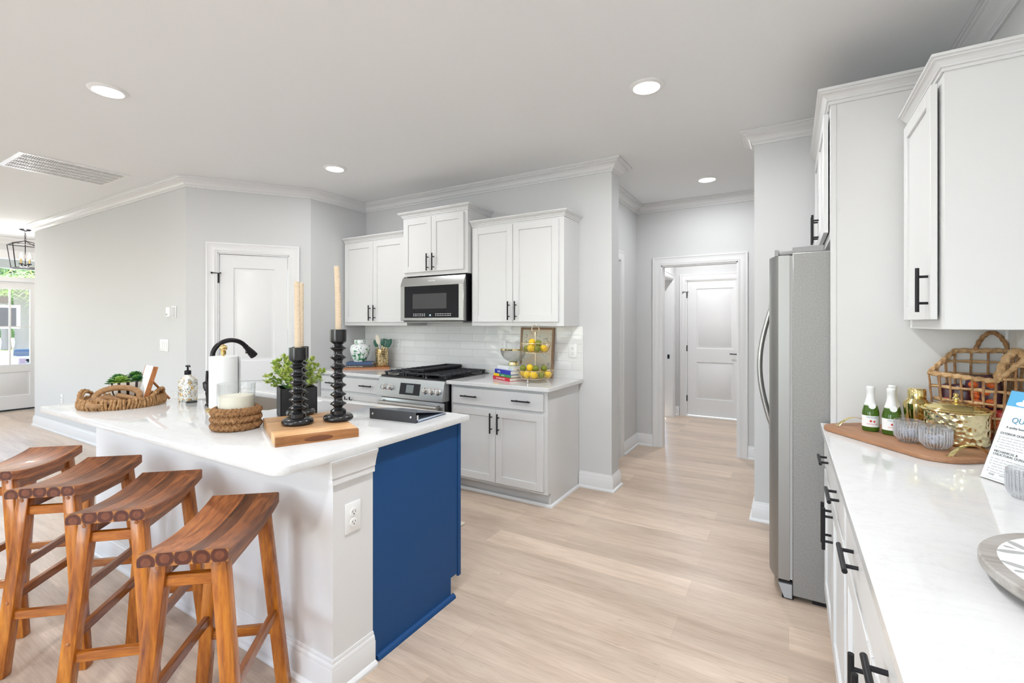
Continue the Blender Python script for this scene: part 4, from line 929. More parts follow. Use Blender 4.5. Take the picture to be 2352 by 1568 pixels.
for x in (.05, .143, .236): b.tube([(x, .016 + .016 * math.cos(k * PI / 8) , .014 + .018 * math.sin(k * PI / 8)) for k in range(16)], .0016, 6, closed=True)
b.box(.03, .27, .006, .024, .003, .008).box(L - .018, L - .002, .006, .02, .012, .036); obj('rings', b, M['chrome'], t)
for x in (.022, L - .03): obj('rivet', MB().lathe([(.0055, 0), (.0055, .002), (.003, .003), (0, .003)], 16, M=T(x, -.004, .027, rx=R(90))), M['chrome'], t)
# woven tray with its things
TX, TY = -3.348, 1.185; RT = .186
t = thing('woven_tray', 'round water-hyacinth tray with rope handles on the island', 'tray', (TX, TY, ZI))
obj('floor', MB().lathe([(0, .002), (RT - .01, .002), (RT - .01, .012), (0, .012)], 48), M['straw'], t)
b = MB(); n_ = 80
for k in range(n_):
    a = 2 * PI * k / n_; rr = RT + rnd.uniform(-.003, .003); w_ = rnd.uniform(.0066, .0085); tl = rnd.uniform(-.18, .18) * .05
    c = Vector((rr * math.cos(a), rr * math.sin(a), 0)); tg = Vector((-math.sin(a), math.cos(a), 0)); od = Vector((math.cos(a), math.sin(a), 0))
    pts = [c - od * .008 + Vector((0, 0, .003)), c + od * .006 + Vector((0, 0, .001)) , c + od * .012 + Vector((0, 0, .014)), c + od * .013 + tg * tl + Vector((0, 0, .036)), c + od * .006 + tg * tl + Vector((0, 0, .053)), c - od * .006 + tg * tl + Vector((0, 0, .050)), c - od * .008 + Vector((0, 0, .03))]
    b.tube(pts, w_, 6)
obj('rim', b, M['straw'], t)
hd = math.atan2(-2.2, -.0)  # handles at the two ends seen from the seating side
for a0 in (R(228), R(48)):
    pts = []
    for k in range(15):
        s_ = k / 14; a = a0 + (s_ - .5) * .85; pts.append(((RT + .004) * math.cos(a), (RT + .004) * math.sin(a), .045 + .048 * math.sin(PI * s_) ** .6))
    hb = MB().tube(fine(pts, .005), .009, 12, lobes=3, twist=.35).tube(fine([(p_[0] * .93, p_[1] * .93, p_[2] - .008) for p_ in pts], .005), .0075, 12, lobes=3, twist=-.35); obj('handle', hb, M['straw'], t)
z0 = ZI + .0125
t = thing('succulent_pot', 'green succulents in a black and cream striped bowl on the woven tray', 'plant', (-3.425, 1.235, z0))
obj('pot', MB().lathe([(0, 0), (.055, 0), (.066, .012), (.083, .06), (.088, .118), (.084, .118), (.078, .06), (.05, .02), (0, .02)], 40), M['stripe'], t)
obj('soil', MB().lathe([(0, .10), (.082, .10), (0, .108)], 24), mat('potting soil', (.03, .025, .015), .9), t)
def rosette(cx, cy, cz, R_, layers, fat):
    tb = bmesh.new()
    for l in range(layers):
        n = 9 - l; el = R(12 + l * 68 / layers)
        for k in range(n):
            a = 2 * PI * (k + .5 * (l % 2)) / n; d = Vector((math.cos(a) * math.cos(el), math.sin(a) * math.cos(el), math.sin(el))); L_ = R_ * (1 - .13 * l)
            p = Vector((cx, cy, cz + .004 * l)); s_ = Vector((-math.sin(a), math.cos(a), 0)); n_ = s_.cross(d)
            ring = []
            for f, ww in ((.05, .3), (.45, 1), (.75, .85), (.93, .35)):
                c = p + d * L_ * f - n_ * (.10 * L_ * f * f) * -1; ring.append([tb.verts.new(c + s_ * fat * ww * math.cos(q) + n_ * fat * .35 * ww * math.sin(q)) for q in [2 * PI * z / 6 for z in range(6)]])
            tip = tb.verts.new(p + d * L_ * 1.0 + n_ * .10 * L_)
            for a_, c_ in zip(ring, ring[1:]):
                for z in range(6): tb.faces.new((a_[z], a_[(z + 1) % 6], c_[(z + 1) % 6], c_[z]))
            for z in range(6): tb.faces.new((ring[-1][z], ring[-1][(z + 1) % 6], tip))
    bmesh.ops.recalc_face_normals(tb, faces=tb.faces); return MB().merge(tb, 0, True)
for (x, y, z, R_, l, f, mm) in ((-.045, -.03, .125, .052, 5, .010, 'succ'), (.035, -.045, .115, .058, 4, .011, 'boxwood'), (-.015, .045, .135, .055, 5, .010, 'succ'), (.055, .03, .12, .05, 4, .010, 'succ'), (-.075, .01, .115, .042, 4, .008, 'succ'), (.005, -.075, .11, .04, 4, .009, 'succ')):
    obj('succulent', rosette(x, y, z, R_, l, f), M['succ'] if mm == 'succ' else mat('yellow-green succulent', (.22, .36, .06), .45) if 'yellow-green succulent' not in bpy.data.materials else bpy.data.materials['yellow-green succulent'], t)
t = thing('wooden_chain', 'carved brown wooden chain links heaped in the woven tray', 'ornament', (-3.275, 1.125, z0))
for (x, y, z, rx, ry, rz, A_, B_) in ((.0, .01, .052, 62, 0, 62, .098, .052), (.035, -.02, .030, 12, 14, 75, .062, .038), (.015, .075, .034, -12, 16, 50, .066, .038), (-.055, -.055, .030, 14, -10, 95, .058, .036), (.02, -.075, .026, 10, -8, 120, .05, .034)):
    pts = [(A_ * math.cos(a), B_ * math.sin(a), 0) for a in [2 * PI * k / 28 for k in range(28)]]
    obj('link', MB().tube(pts, .0165, 12, closed=True, flat=.8, M=T(x, y, z, R(rz), R(rx), R(ry))), M['drift'], t)
t = thing('picture_easel', 'small wooden easel holding a white-edged picture, seen from its side', 'easel', (-3.285, 1.250, z0), R(-8))
tl = R(15); Mt = T(0, 0, .012, rx=-tl)
obj('picture', MB().box(-.08, .08, -.012, .004, 0, .205, bev=.001, M=Mt), M['paper'], t); obj('frame', MB().box(-.084, -.076, -.013, .010, 0, .205, M=Mt).box(.076, .084, -.013, .010, 0, .205, M=Mt).box(-.084, .084, -.013, .010, -.006, .004, M=Mt), M['cherry'], t)
obj('ledge', MB().box(-.07, .07, -.04, .012, -.0115, .002, bev=.001, M=T(0, 0, .012)), M['cherry'], t); e = Mt @ Vector((0, .008, .13)); obj('strut', MB().tube([e, (0, .14, .004)], .0065, 6), M['cherry'], t)
# ================================================================ THINGS LEFT OF THE RANGE
ZC = .914
def book(label, x, y, z, L, Wd, th, a, cov, band=None, txt=None, name='book', group=None, col=None):
    """spine at the local front (-y side), x along the spine, lying flat"""
    t = thing(name, label, 'book', (x, y, z), a, group)
    b = MB(); b.box(0, L, 0, Wd, 0, .0025, bev=.0006).box(0, L, 0, Wd, th - .0025, th, bev=.0006).box(0, L, -.002, .002, 0, th, bev=.001)
    obj('cover', b, cov, t); obj('pages', MB().box(.003, L - .003, .002, Wd - .004, .0025, th - .0025), M['page'], t)
    if band: obj('spine_band', MB().box(band[0] * L, band[1] * L, -.0028, -.001, .001, th - .001), band[2], t)
    if txt: obj('spine_title', MB().text(txt[0], txt[1], T(L * txt[2], -.0024, th * .28, rx=R(90)), 0, .0003), col or M['paper'], t)
    return t
A_ = R(36)
t = thing('serving_board', 'orange-brown wooden board lying in the counter corner under the books and jar', 'board', (-4.0, 3.265, ZC), A_)
obj('slab', MB().prism([(0, 0), (.49, 0), (.49, .0), (.46, .20), (.30, .30), (.12, .20), (0, .12)], 0, .018, bev=.003), M['cherry'], t)
obj('handle', MB().prism([(-.10, .02), (.005, .02), (.005, .07), (-.10, .06)], 0, .018, bev=.003), M['cherry'], t)
zz = ZC + .018
ca, sa = math.cos(A_), math.sin(A_)
def on(px, py): return (-4.0 + px * ca - py * sa, 3.265 + px * sa + py * ca)
x, y = on(.03, .02); book('dark brown cookbook with white spine title, lower of the two under the jar', x, y, zz, .29, .16, .026, A_, M['brownbook'], txt=('New Spanish Classic Cooking', .014, .04))
x, y = on(.045, .02); book('navy cloth book directly under the ginger jar', x, y, zz + .0262, .265, .155, .030, A_, M['navybook'])
jx, jy = on(.165, .105)
t = thing('ginger_jar', 'white ginger jar with green leaf pattern on two books', 'jar', (jx, jy, zz + .0563))
obj('body', MB().lathe([(0, 0), (.062, 0), (.066, .006), (.075, .035), (.092, .075), (.103, .115), (.104, .135), (.096, .165), (.078, .180), (.052, .188), (.050, .196), (0, .196)], 44), M['jar'], t)
obj('lid', MB().lathe([(.0, .194), (.057, .194), (.058, .198), (.058, .225), (.054, .231), (0, .235)], 40), M['jar'], t)
cx_, cy_ = on(.395, .10)
t = thing('utensil_crock', 'gold mosaic glass crock full of kitchen utensils', 'utensil crock', (cx_, cy_, zz))
b = MB(); b.lathe([(0, 0), (.064, 0), (.066, .004), (.066, .186), (.0635, .186), (.0635, .01), (0, .01)], 44, jitter=lambda r, z, a, i: r + .0012 * math.cos(a * 22)); obj('wall', b, M['mosaic'], t)
def utensil(label, lean_x, lean_y, L, kind, hm, off):
    t = thing('utensil', label, 'utensil', (cx_ + off[0], cy_ + off[1], zz + .012), 0, 'utensils in the gold crock')
    d = Vector((lean_x, lean_y, 1)).normalized(); e = d * L; obj('handle', MB().tube([(0, 0, 0), d * L * .5, e], [.006, .0055, .005], 10), M['brass'] if hm != 'ivory' else M['ivory'], t)
    sdv = d.cross(Vector((.5, -.86, 0))).normalized(); nv = sdv.cross(d).normalized()
    Mx = Matrix.Translation(e) @ Matrix((sdv, nv, d)).transposed().to_4x4()
    m = M['ivory'] if hm == 'ivory' else M['gnut']; b = MB()
    if kind == 'spoon': b.ball((0, 0, .035), 1, sc=(.021, .006, .042), M=Mx)
    elif kind == 'paddle': b.ball((0, 0, .045), 1, sc=(.024, .006, .055), M=Mx)
    elif kind == 'fork':
        b.ball((0, 0, .022), 1, sc=(.024, .005, .026), M=Mx)
        for k in range(5): b.tube([Mx @ Vector(((k - 2) * .0095, 0, .03)), Mx @ Vector(((k - 2) * .0105, -.004, .05)), Mx @ Vector(((k - 2) * .011, -.012, .066))], .0036, 6)
    elif kind == 'turner':
        for k in range(4): b.box(-.034 + k * .018, -.022 + k * .018, -.002, .002, .012, .075, M=Mx)
        b.box(-.036, .036, -.002, .002, .0, .016, M=Mx).box(-.036, .036, -.002, .002, .068, .086, M=Mx)
    obj('head', b, m, t); return t
utensil('short green spoon leaning left out of the crock', -.32, -.22, .215, 'spoon', 'g', (.02, .015)); utensil('ivory wooden spoon, tallest in the crock', -.15, -.10, .235, 'paddle', 'ivory', (.01, .0))
utensil('green pasta fork standing in the middle of the crock', .08, .03, .215, 'fork', 'g', (-.01, -.005)); utensil('green slotted turner leaning right out of the crock', .22, .14, .205, 'turner', 'g', (-.02, -.015)); utensil('green spatula leaning farthest right out of the crock', .42, .24, .215, 'paddle', 'g', (-.03, -.02))
# ================================================================ THINGS RIGHT OF THE RANGE
ba = math.atan2(3.30 - 3.42, -1.955 + 2.205); z = ZC; bx, by = -2.205, 3.395
def bk(*a, **k): return book(*a, **k)
bk('red cookbook at the bottom of the stack beside the fruit stand', bx, by, z, .262, .205, .028, ba, M['red'], txt=('SOUTHERN TABLE', .017, .20), group='cookbooks by the fruit stand'); z += .0282
bk('green and yellow striped cookbook, second from the bottom of the stack', bx + .006, by + .006, z, .258, .20, .024, ba + .02, M['green'], band=(0, .33, M['lemon']), txt=('MARKET', .013, .45), group='cookbooks by the fruit stand'); z += .0242
bk('cobalt blue cookbook in the stack beside the fruit stand', bx + .014, by + .008, z, .252, .20, .034, ba - .02, M['blue'], txt=('belle', .026, .18), group='cookbooks by the fruit stand'); z += .0342
bk('pale cookbook on top of the stack under the glass bowl', bx + .035, by + .02, z, .24, .195, .034, ba, M['lightbook'], band=(.0, .72, M['paper']), txt=('simple table', .014, .18), group='cookbooks by the fruit stand', col=M['cyan']); z += .0344
t = thing('footed_bowl', 'clear glass bowl with gold rim and foot on the cookbooks', 'bowl', (-2.02, 3.43, z))
obj('foot', MB().lathe([(.040, 0), (.044, .002), (.042, .012), (.041, .028), (.034, .031), (.034, .0)], 36), M['gold'], t)
obj('bowl', MB().lathe([(0, .031), (.03, .031), (.055, .038), (.085, .062), (.105, .095), (.114, .135), (.1115, .135), (.102, .096), (.082, .064), (.053, .041), (0, .034)], 48), M['smoky'], t)
obj('rim', MB().lathe([(.111, .130), (.1155, .130), (.1165, .142), (.1125, .142)], 48), M['gold'], t)
# two-tier fruit stand
FXc, FYc = -1.785, 3.385
t = thing('fruit_stand', 'two-tier gold wire fruit stand with a ring handle', 'fruit stand', (FXc, FYc, ZC))
gw = mat('champagne gold wire', (.74, .62, .44), .25, metal=.9)
obj('pole', MB().tube([(0, 0, .03), (0, 0, .395)], .0048, 10).lathe([(.009, .385), (.010, .40), (.006, .41), (0, .41)], 14), gw, t)
obj('ring_handle', MB().tube([(.030 * math.cos(a) * ca, .030 * math.cos(a) * sa, .431 + .034 * math.sin(a)) for a in [2 * PI * k / 24 for k in range(24)]], .0032, 8, closed=True), gw, t)
def tier(name, z0, z1, r0, r1):
    b = MB()
    for r_, z_ in ((r0, z0), (r1, z1)): b.tube([(r_ * math.cos(a), r_ * math.sin(a), z_) for a in [2 * PI * k / 40 for k in range(40)]], .0028, 6, closed=True)
    for k in range(48):
        a = 2 * PI * k / 48; pts = []
        for q in range(5): s_ = q / 4; r_ = r0 + (r1 - r0) * s_ ** .8; pts.append((r_ * math.cos(a), r_ * math.sin(a), z0 + (z1 - z0) * s_))
        b.tube(pts, .0011, 4)
    for k in range(8): a = 2 * PI * k / 8; b.tube([(0, 0, z0), (r0 * math.cos(a), r0 * math.sin(a), z0)], .0016, 4)
    b.tube([(r0 * .5 * math.cos(a), r0 * .5 * math.sin(a), z0) for a in [2 * PI * k / 24 for k in range(24)]], .0016, 4, closed=True)
    obj(name, b, gw, t)
tier('lower_basket', .032, .098, .115, .152); tier('upper_basket', .242, .318, .095, .130)
for k in range(3):
    a = R(-100 + 120 * k); obj('foot', MB().ball((.10 * math.cos(a), .10 * math.sin(a), .009), .0095, seg=14).tube([(.10 * math.cos(a), .10 * math.sin(a), .012), (.10 * math.cos(a), .10 * math.sin(a), .034)], .003, 6), M['chrome'], t)
def fruit_proto(name, lab, m, r_, ends):
    t_ = MB(); t_.ball((0, 0, 0), r_, sc=(1.22 if ends else 1.05, 1, 1), seg=22)
    if ends: t_.ball((r_ * 1.22, 0, 0), r_ * .22, seg=10)
    return t_
def fruits(items, z0, tiern):
    for i, (kind, x, y, z_, a) in enumerate(items):
        m = M['lemon'] if kind == 'lemon' else M['lime']; key = kind + '_mesh'
        if key not in fruits.c:
            o = obj(kind, fruit_proto(kind, '', m, .0285 if kind == 'lemon' else .026, kind == 'lemon'), m); fruits.c[key] = o
        else: o = fruits.c[key].copy(); COL.objects.link(o)
        o.location = (FXc + x, FYc + y, ZC + z0 + z_); o.rotation_euler = (a * .3, a * .5, a)
        tag(o, '%s in the %s tier of the wire fruit stand' % ('yellow lemon' if kind == 'lemon' else 'green lime', tiern), kind, '%ss in the %s tier' % (kind, tiern))
fruits.c = {}
fruits([('lime', -.065, -.03, .026, .4), ('lemon', -.005, -.068, .029, 1.2), ('lime', .045, -.05, .026, 2), ('lemon', .078, .0, .029, 1.0), ('lemon', -.03, -.005, .072, 2.4), ('lime', .028, -.002, .070, .2), ('lime', .02, .062, .027, 1), ('lemon', -.05, .045, .029, .6)], .247, 'upper')
fruits([('lemon', -.10, -.01, .029, .5), ('lemon', -.035, -.083, .029, 1.9), ('lemon', .03, -.088, .029, .8), ('lime', .078, -.045, .027, 2.2), ('lemon', .103, .02, .029, 1.4), ('lime', -.085, -.055, .075, .3), ('lemon', -.03, -.035, .078, 1.6), ('lime', .02, -.035, .074, .9), ('lime', .063, .03, .074, .5), ('lime', -.06, .06, .028, 2), ('lemon', .03, .085, .029, .1)], .037, 'lower')
# framed print leaning on the tiles
t = thing('framed_print', 'brown wooden frame with faded botanical print leaning on the tiles', 'picture', (-1.935, 3.672, ZC), 0); tl = R(5.5); Mt = T(0, 0, .002, rx=-tl); w = .168; h = .44; f_ = .018
obj('frame', MB().box(-w, -w + f_, -.010, .012, 0, h, M=Mt).box(w - f_, w, -.010, .012, 0, h, M=Mt).box(-w + f_, w - f_, -.010, .012, 0, f_, M=Mt).box(-w + f_, w - f_, -.010, .012, h - f_, h, M=Mt), M['frame'], t)
obj('print', MB().box(-w + f_, w - f_, -.002, .006, f_, h - f_, M=Mt), M['print'], t)
# mat
tag(obj('floor_mat', MB().box(-2.75, -1.93, 2.22, 2.62, .0005, .012, bev=.003), M['ivory']), 'corner of a pale mat on the floor behind the island', 'mat')
# ================================================================ THINGS ON THE RIGHT COUNTER
a = math.atan2(2.25 - 2.62, .54 - .27)
t = thing('serving_tray', 'brown wooden serving board with brass strap handles, on the right counter', 'tray', (.398, 2.410, ZC), a)
L, Wd = .58, .30; rr = .085
pl = arc(L / 2 - rr, Wd / 2 - rr, rr, 0, 90, 8) + arc(-L / 2 + rr, Wd / 2 - rr, rr, 90, 180, 8) + arc(-L / 2 + rr, -Wd / 2 + rr, rr, 180, 270, 8) + arc(L / 2 - rr, -Wd / 2 + rr, rr, 270, 360, 8)
pl = [(x * (1 + .0), y + (.020 * (1 - (2 * x / L) ** 2) if y > 0 else -.020 * (1 - (2 * x / L) ** 2))) for x, y in pl]
obj('board', MB().prism(pl, .0, .018, bev=.005, seg=2), M['walnut'], t)
for sx in (-1, 1):
    pts = [(sx * .245 + 0, -.075 + .15 * k / 12, .018 + .034 * math.sin(PI * k / 12) ** .8) for k in range(13)]
    b = MB(); b.tube([(sx * .245, -.095, .019)] + pts + [(sx * .245, .095, .019)], .009, 8, flat=.18); obj('strap_handle', b, M['gold'], t)
ZT = ZC + .0183
def bottle(lab, x, y, a):
    t = thing('juice_bottle', lab, 'bottle', (x, y, ZT), a, 'green sparkling juice bottles on the serving tray')
    obj('glass', MB().lathe([(0, .002), (.024, 0), (.0295, .003), (.0305, .010), (.0305, .072), (.029, .085), (.023, .110), (.0165, .132), (.0138, .148), (.0135, .178), (0, .178)], 36), M['bgreen'], t)
    obj('foil_cap', MB().lathe([(.0235, .108), (.0205, .120), (.0172, .132), (.0145, .148), (.0142, .170), (.0155, .172), (.0155, .187), (.013, .190), (0, .190)], 32), mat('white foil', (.80, .81, .80), .35) if 'white foil' not in bpy.data.materials else bpy.data.materials['white foil'], t)
    c = obj('neck_seal', MB().lathe([(.0125, 0), (.0125, .0012), (0, .0016)], 24, M=T(0, -.0245, .108, rx=R(74))), M['paper'], t)
    lb = MB(); tb = bmesh.new(); n = 20; vv = []
    for k in range(n + 1):
        q = R(-90 - 95 + 190 * k / n); vv.append([tb.verts.new((.0309 * math.cos(q), .0309 * math.sin(q), z_)) for z_ in (.020, .067)])
    for p_, q_ in zip(vv, vv[1:]): tb.faces.new((p_[0], q_[0], q_[1], p_[1]))
    lb.merge(tb, 0, True); l = obj('label', lb, M['paper'], t)
    def curved(body, size, z_, m, nm):
        tb = MB(); tb.text(body, size, T(0, 0, z_, rx=R(90)), 0, .0001, 'CENTER')
        for v in tb.bm.verts: q = v.co.x / .0312; v.co = Vector((.0312 * math.sin(q), -.0312 * math.cos(q) + v.co.y * .3, v.co.z))
        obj(nm, tb, m, l)
    curved("Martinelli's", .0095, .0575, M['teal'], 'name_lettering'); curved('Sparkling Cider', .0062, .031, M['red'], 'lower_lettering')
    b = MB(); b.ball((-.006, -.0312, .045), .0045, sc=(1, .12, 1), seg=12).ball((.006, -.0312, .044), .004, sc=(1, .12, 1), seg=12); obj('apple_emblem', b, M['candyred'], l)
    return t
bottle('green cider bottle with white foil neck, nearest the refrigerator panel', .302, 2.505, R(5)); bottle('green cider bottle with white foil neck, beside the ribbed glasses', .365, 2.462, R(8)); bottle('green cider bottle half hidden behind the two others', .388, 2.588, R(25))
def tumbler(lab, x, y, z, r_=.0455, h=.084, base=.6, group='ribbed clear tumblers on the serving tray', icy=True):
    t = thing('glass_tumbler', lab, 'glass', (x, y, z), 0, group)
    n = 84; jf = lambda r, zz_, a, i: r * (1 + (.02 * math.cos(a * 28) if 1 <= i <= 6 else 0))
    obj('vessel', MB().lathe([(r_ * base, 0), (r_ * base, .006), (r_ * .97, .020), (r_, .030), (r_, .05), (r_, h - .010), (r_, h - .006), (r_ * .995, h), (r_ * .95, h), (r_ * .93, .03), (r_ * .85, .020), (0, .014)], n, jitter=jf), M['ribbed'], t)
    rb = MB()
    for k in range(30):
        a = 2 * PI * k / 30; rb.tube([((r_ * q + .0004) * math.cos(a), (r_ * q + .0004) * math.sin(a), zz_) for q, zz_ in ((base + .1, .008), (.97, .021), (1.0, .032), (1.0, h - .014))], .0019, 6)
    obj('ribs', rb, M['rib'], t)
    if icy:
        b = MB(); rn = random.Random(int(x * 1000))
        for k in range(44): b.box(-.006, .006, -.007, .007, -.005, .005, bev=.0015, M=T(rn.uniform(-.6, .6) * r_ * .85, rn.uniform(-.6, .6) * r_ * .85, .026 + rn.random() * .018, rn.random() * 6, rn.random() * 3))
        obj('ice_crystals', b, mat('clear ice', (.86, .88, .95), .1, trans=.5) if 'clear ice' not in bpy.data.materials else bpy.data.materials['clear ice'], t)
    return t
tumbler('ribbed clear tumbler in front of the green bottles', .401, 2.345, ZT); tumbler('ribbed clear tumbler in front of the gold ice bucket', .463, 2.262, ZT)
t = thing('ice_bucket', 'faceted gold ice bucket with domed lid on the serving tray', 'ice bucket', (.556, 2.425, ZT))
obj('body', MB().lathe([(0, 0), (.086, 0), (.094, .006), (.0955, .012), (.0955, .110), (.0965, .116), (.0965, .124)], 64), M['facet'], t)
l = obj('lid', MB().lathe([(.105, .122), (.108, .126), (.104, .131), (.094, .133), (.09, .138), (.06, .150), (.03, .155), (.01, .157), (0, .157)], 48), M['gold'], t)
obj('knob', MB().lathe([(.006, .155), (.005, .160), (.011, .166), (.011, .172), (.006, .177), (.0085, .182), (.0085, .187), (.003, .191), (0, .192)], 24), M['gold'], l)
t = thing('cocktail_shaker', 'small polished gold cocktail shaker behind the bottles', 'cocktail shaker', (.464, 2.560, ZT))
obj('body', MB().lathe([(0, 0), (.034, 0), (.036, .003), (.0455, .115), (.0455, .125), (.030, .143), (.030, .146), (0, .146)], 44), M['gold'], t); obj('cap', MB().lathe([(.0305, .144), (.0310, .148), (.0305, .180), (.026, .186), (0, .188)], 40), M['gold'], t)
# woven basket with sweet bags
t = thing('woven_basket', 'open-weave rattan basket with arched handle in the counter corner', 'basket', (0, 0, ZC))
LB, BB, WR, F, RR_ = Vector((.512, 2.605, 0)), Vector((.605, 2.658, 0)), Vector((.758, 2.658, 0)), Vector((.684, 2.490, 0)), Vector((.758, 2.455, 0))
def zt_at(k): return {0: .268, 1: .362, 2: .366, 3: .362, 4: .270}[k]
corn = [LB, BB, WR, RR_, F]; tops = [.268, .362, .366, .350, .254]
cen = sum(corn, Vector()) / 5
def edge_pts(i, n): p, q = corn[i], corn[(i + 1) % 5]; return [(p.lerp(q, k / n), tops[i] + (tops[(i + 1) % 5] - tops[i]) * k / n) for k in range(n + 1)]
rim = []
for i in range(5): rim += edge_pts(i, 6)[:-1]
rim = [Vector((p.x, p.y, z_)) for p, z_ in rim]
obj('rim', MB().tube(fine(rim, .005, True), .0095, 12, closed=True, lobes=3, twist=.32), M['rattan'], t)
nv = [3, 3, 5, 3, 6]; vb = MB(); rn = random.Random(5)
for i in range(5):
    for (p, z_) in edge_pts(i, nv[i])[:-1]:
        q = p.lerp(cen, .10); pts = []
        for k in range(9):
            s_ = k / 8; c = q.lerp(p, s_); pts.append(Vector((c.x, c.y, .006 + (z_ - .006) * s_)) + Vector((rn.uniform(-.002, .002), rn.uniform(-.002, .002), 0)))
        vb.tube(pts, [.0085 * rn.uniform(.8, 1.15) for _ in pts], 7, flat=.5)
obj('uprights', vb, M['rattand'], t)
hb = MB()
for k in range(1, 7):
    zz_ = .006 + .052 * k; ring = []
    if zz_ < .262:
        for i in range(5):
            for j in range(8): s_ = j / 8; p = corn[i].lerp(corn[(i + 1) % 5], s_); q = p.lerp(cen, .10 * (1 - zz_ / .3)); w_ = .004 * math.cos((i * 8 + j) * PI / 2 + k * PI); dv = (p - cen).normalized(); ring.append(Vector((q.x, q.y, zz_ + rn.uniform(-.002, .002))) + dv * w_)
        hb.tube(fine(ring, .008, True), .0060, 8, closed=True, lobes=2, twist=.25)
    else:
        ring = []
        for i in (0, 1, 2, 3):
            for j in range(8):
                s_ = j / 8; p = corn[i].lerp(corn[(i + 1) % 5], s_); tz = tops[i] + (tops[(i + 1) % 5] - tops[i]) * s_
                if tz > zz_ + .004: ring.append(Vector((p.x, p.y, zz_)))
        if len(ring) > 2: hb.tube(fine(ring, .008), .0060, 8, lobes=2, twist=.25)
obj('bands', hb, M['rattan'], t)
obj('base', MB().prism([(c.lerp(cen, .12).x, c.lerp(cen, .12).y) for c in corn], .001, .008), M['rattand'], t)
pts = [(.668 + .10 * k / 14, 2.655, .362 + .078 * math.sin(PI * k / 14) ** .7) for k in range(15)]; obj('handle', MB().tube(fine(pts, .004), .0078, 12, lobes=3, twist=.35), M['rattand'], t)
pts = [F.lerp(RR_, .05 + .9 * k / 14) + Vector((0, 0, .258 + .06 * math.sin(PI * k / 14) ** .7 + .09 * k / 14)) for k in range(15)]; obj('handle', MB().tube(fine(pts, .005), .0125, 12, lobes=3, twist=.3), M['rattan'], t)
def bag(lab, x, y, z, a, s_, mm, cand):
    t = thing('sweet_bag', lab, 'bag of sweets', (x, y, z), a, 'bags of sweets in the woven basket')
    b = MB(); tb = bmesh.new(); bmesh.ops.create_uvsphere(tb, u_segments=24, v_segments=14, radius=1)
    for v in tb.verts:
        e = lambda c: math.copysign(abs(c) ** .55, c); v.co = Vector((e(v.co.x) * .055 * s_, e(v.co.y) * .026 * s_, e(v.co.z) * .075 * s_ + .075 * s_)) * (1 + .03 * math.sin(v.co.x * 9))
    b.merge(tb, 0, True); obj('wrapper', b, mm, t)
    b = MB(); rn = random.Random(int(x * 999 + z * 77))
    for k in range(9): b.ball((rn.uniform(-.035, .035) * s_, -.022 * s_, (.03 + rn.random() * .085) * s_), .017 * s_, sc=(1, .6, .8), seg=12)
    obj('sweets', b, cand, t); return t
ra = R(-29)
bag('red sweet bag at the far left inside the basket', .590, 2.592, ZC + .10, ra, .85, M['plum'], M['candyred']); bag('orange sweet bag in the middle of the basket', .672, 2.582, ZC + .12, ra, 1.0, M['plum'], M['candy'])
bag('orange sweet bag low at the front of the basket', .698, 2.532, ZC + .012, ra, .85, M['candyred'], M['candy']); bag('small red sweet bag low in the basket behind the ice bucket', .612, 2.578, ZC + .012, ra, .6, M['candyred'], M['ivory'])
# acrylic sign
a = math.atan2(-.084, .048); t = thing('info_sign', 'white printed quality checklist in a slanted acrylic stand', 'sign', (.512, 1.986, ZC), a)
tl = R(20); Ms = T(0, 0, .003, rx=-tl); w = .216; h = .282
obj('acrylic_front', MB().box(-.003, w + .003, -.0035, -.0020, 0, h + .004, M=Ms), M['acrylic'], t)
sh = obj('printed_sheet', MB().box(0, w, -.0015, 0, 0, h, M=Ms), M['paper'], t)
obj('acrylic_foot', MB().box(-.003, w + .003, 0, .085, 0, .0025), M['acrylic'], t)
obj('photo_strip', MB().box(0, .062, -.0019, -.0014, h - .048, h, M=Ms), M['skyblue'], sh); obj('lawn_photo', MB().box(.062, w, -.0019, -.0014, h - .068, h, M=Ms), M['cyan'], sh); obj('house_photo', MB().box(.062, w, -.0022, -.0014, h - .045, h, M=Ms), M['fgrey'], sh)
b = MB(); b.ball((.042, -.0019, h - .038), 1, sc=(.017, .0004, .007), M=Ms).ball((.048, -.0019, h - .028), 1, sc=(.008, .0004, .006), M=Ms).box(.046, .050, -.0021, -.0017, h - .026, h - .016, M=Ms); obj('emblem', b, M['paper'], sh)
b = MB(); b.text('QUALITY', .024, Ms @ T(.030, -.0019, h - .098, rx=R(90))); obj('heading', b, M['teal'], sh)
b = MB(); b.text('A quality home', .009, Ms @ T(.022, -.0019, h - .117, rx=R(90))); b.text('EXTERIOR QUALITY', .0095, Ms @ T(.012, -.0019, h - .138, rx=R(90))).text('MECHANICAL &\nSTRUCTURAL QUALITY', .0095, Ms @ T(.012, -.0019, h - .196, rx=R(90)))
obj('section_headings', b, M['ink'], sh)
b = MB(); z_ = h - .152; rn = random.Random(2)
for blk, n_ in ((h - .148, 5), (h - .217, 6)):
    for k in range(n_):
        zz_ = blk - k * .0082; x_ = .022
        if k not in (3,): b.box(.012, .0160, -.0018, -.0016, zz_ - .0008, zz_ + .0002, M=Ms).box(.012, .0128, -.0018, -.0016, zz_ , zz_ + .0034, M=Ms).box(.0152, .016, -.0018, -.0016, zz_, zz_ + .0034, M=Ms)
        x_ = .021
        for q in range(rn.randint(5, 8)):
            w_ = rn.uniform(.006, .019)
            if x_ + w_ < w - .02: b.box(x_, x_ + w_, -.0018, -.0016, zz_, zz_ + .0013, M=Ms)
            x_ += w_ + .003
o = obj('checklist_lines', b, mat('soft grey ink', (.30, .31, .33), .7), sh)
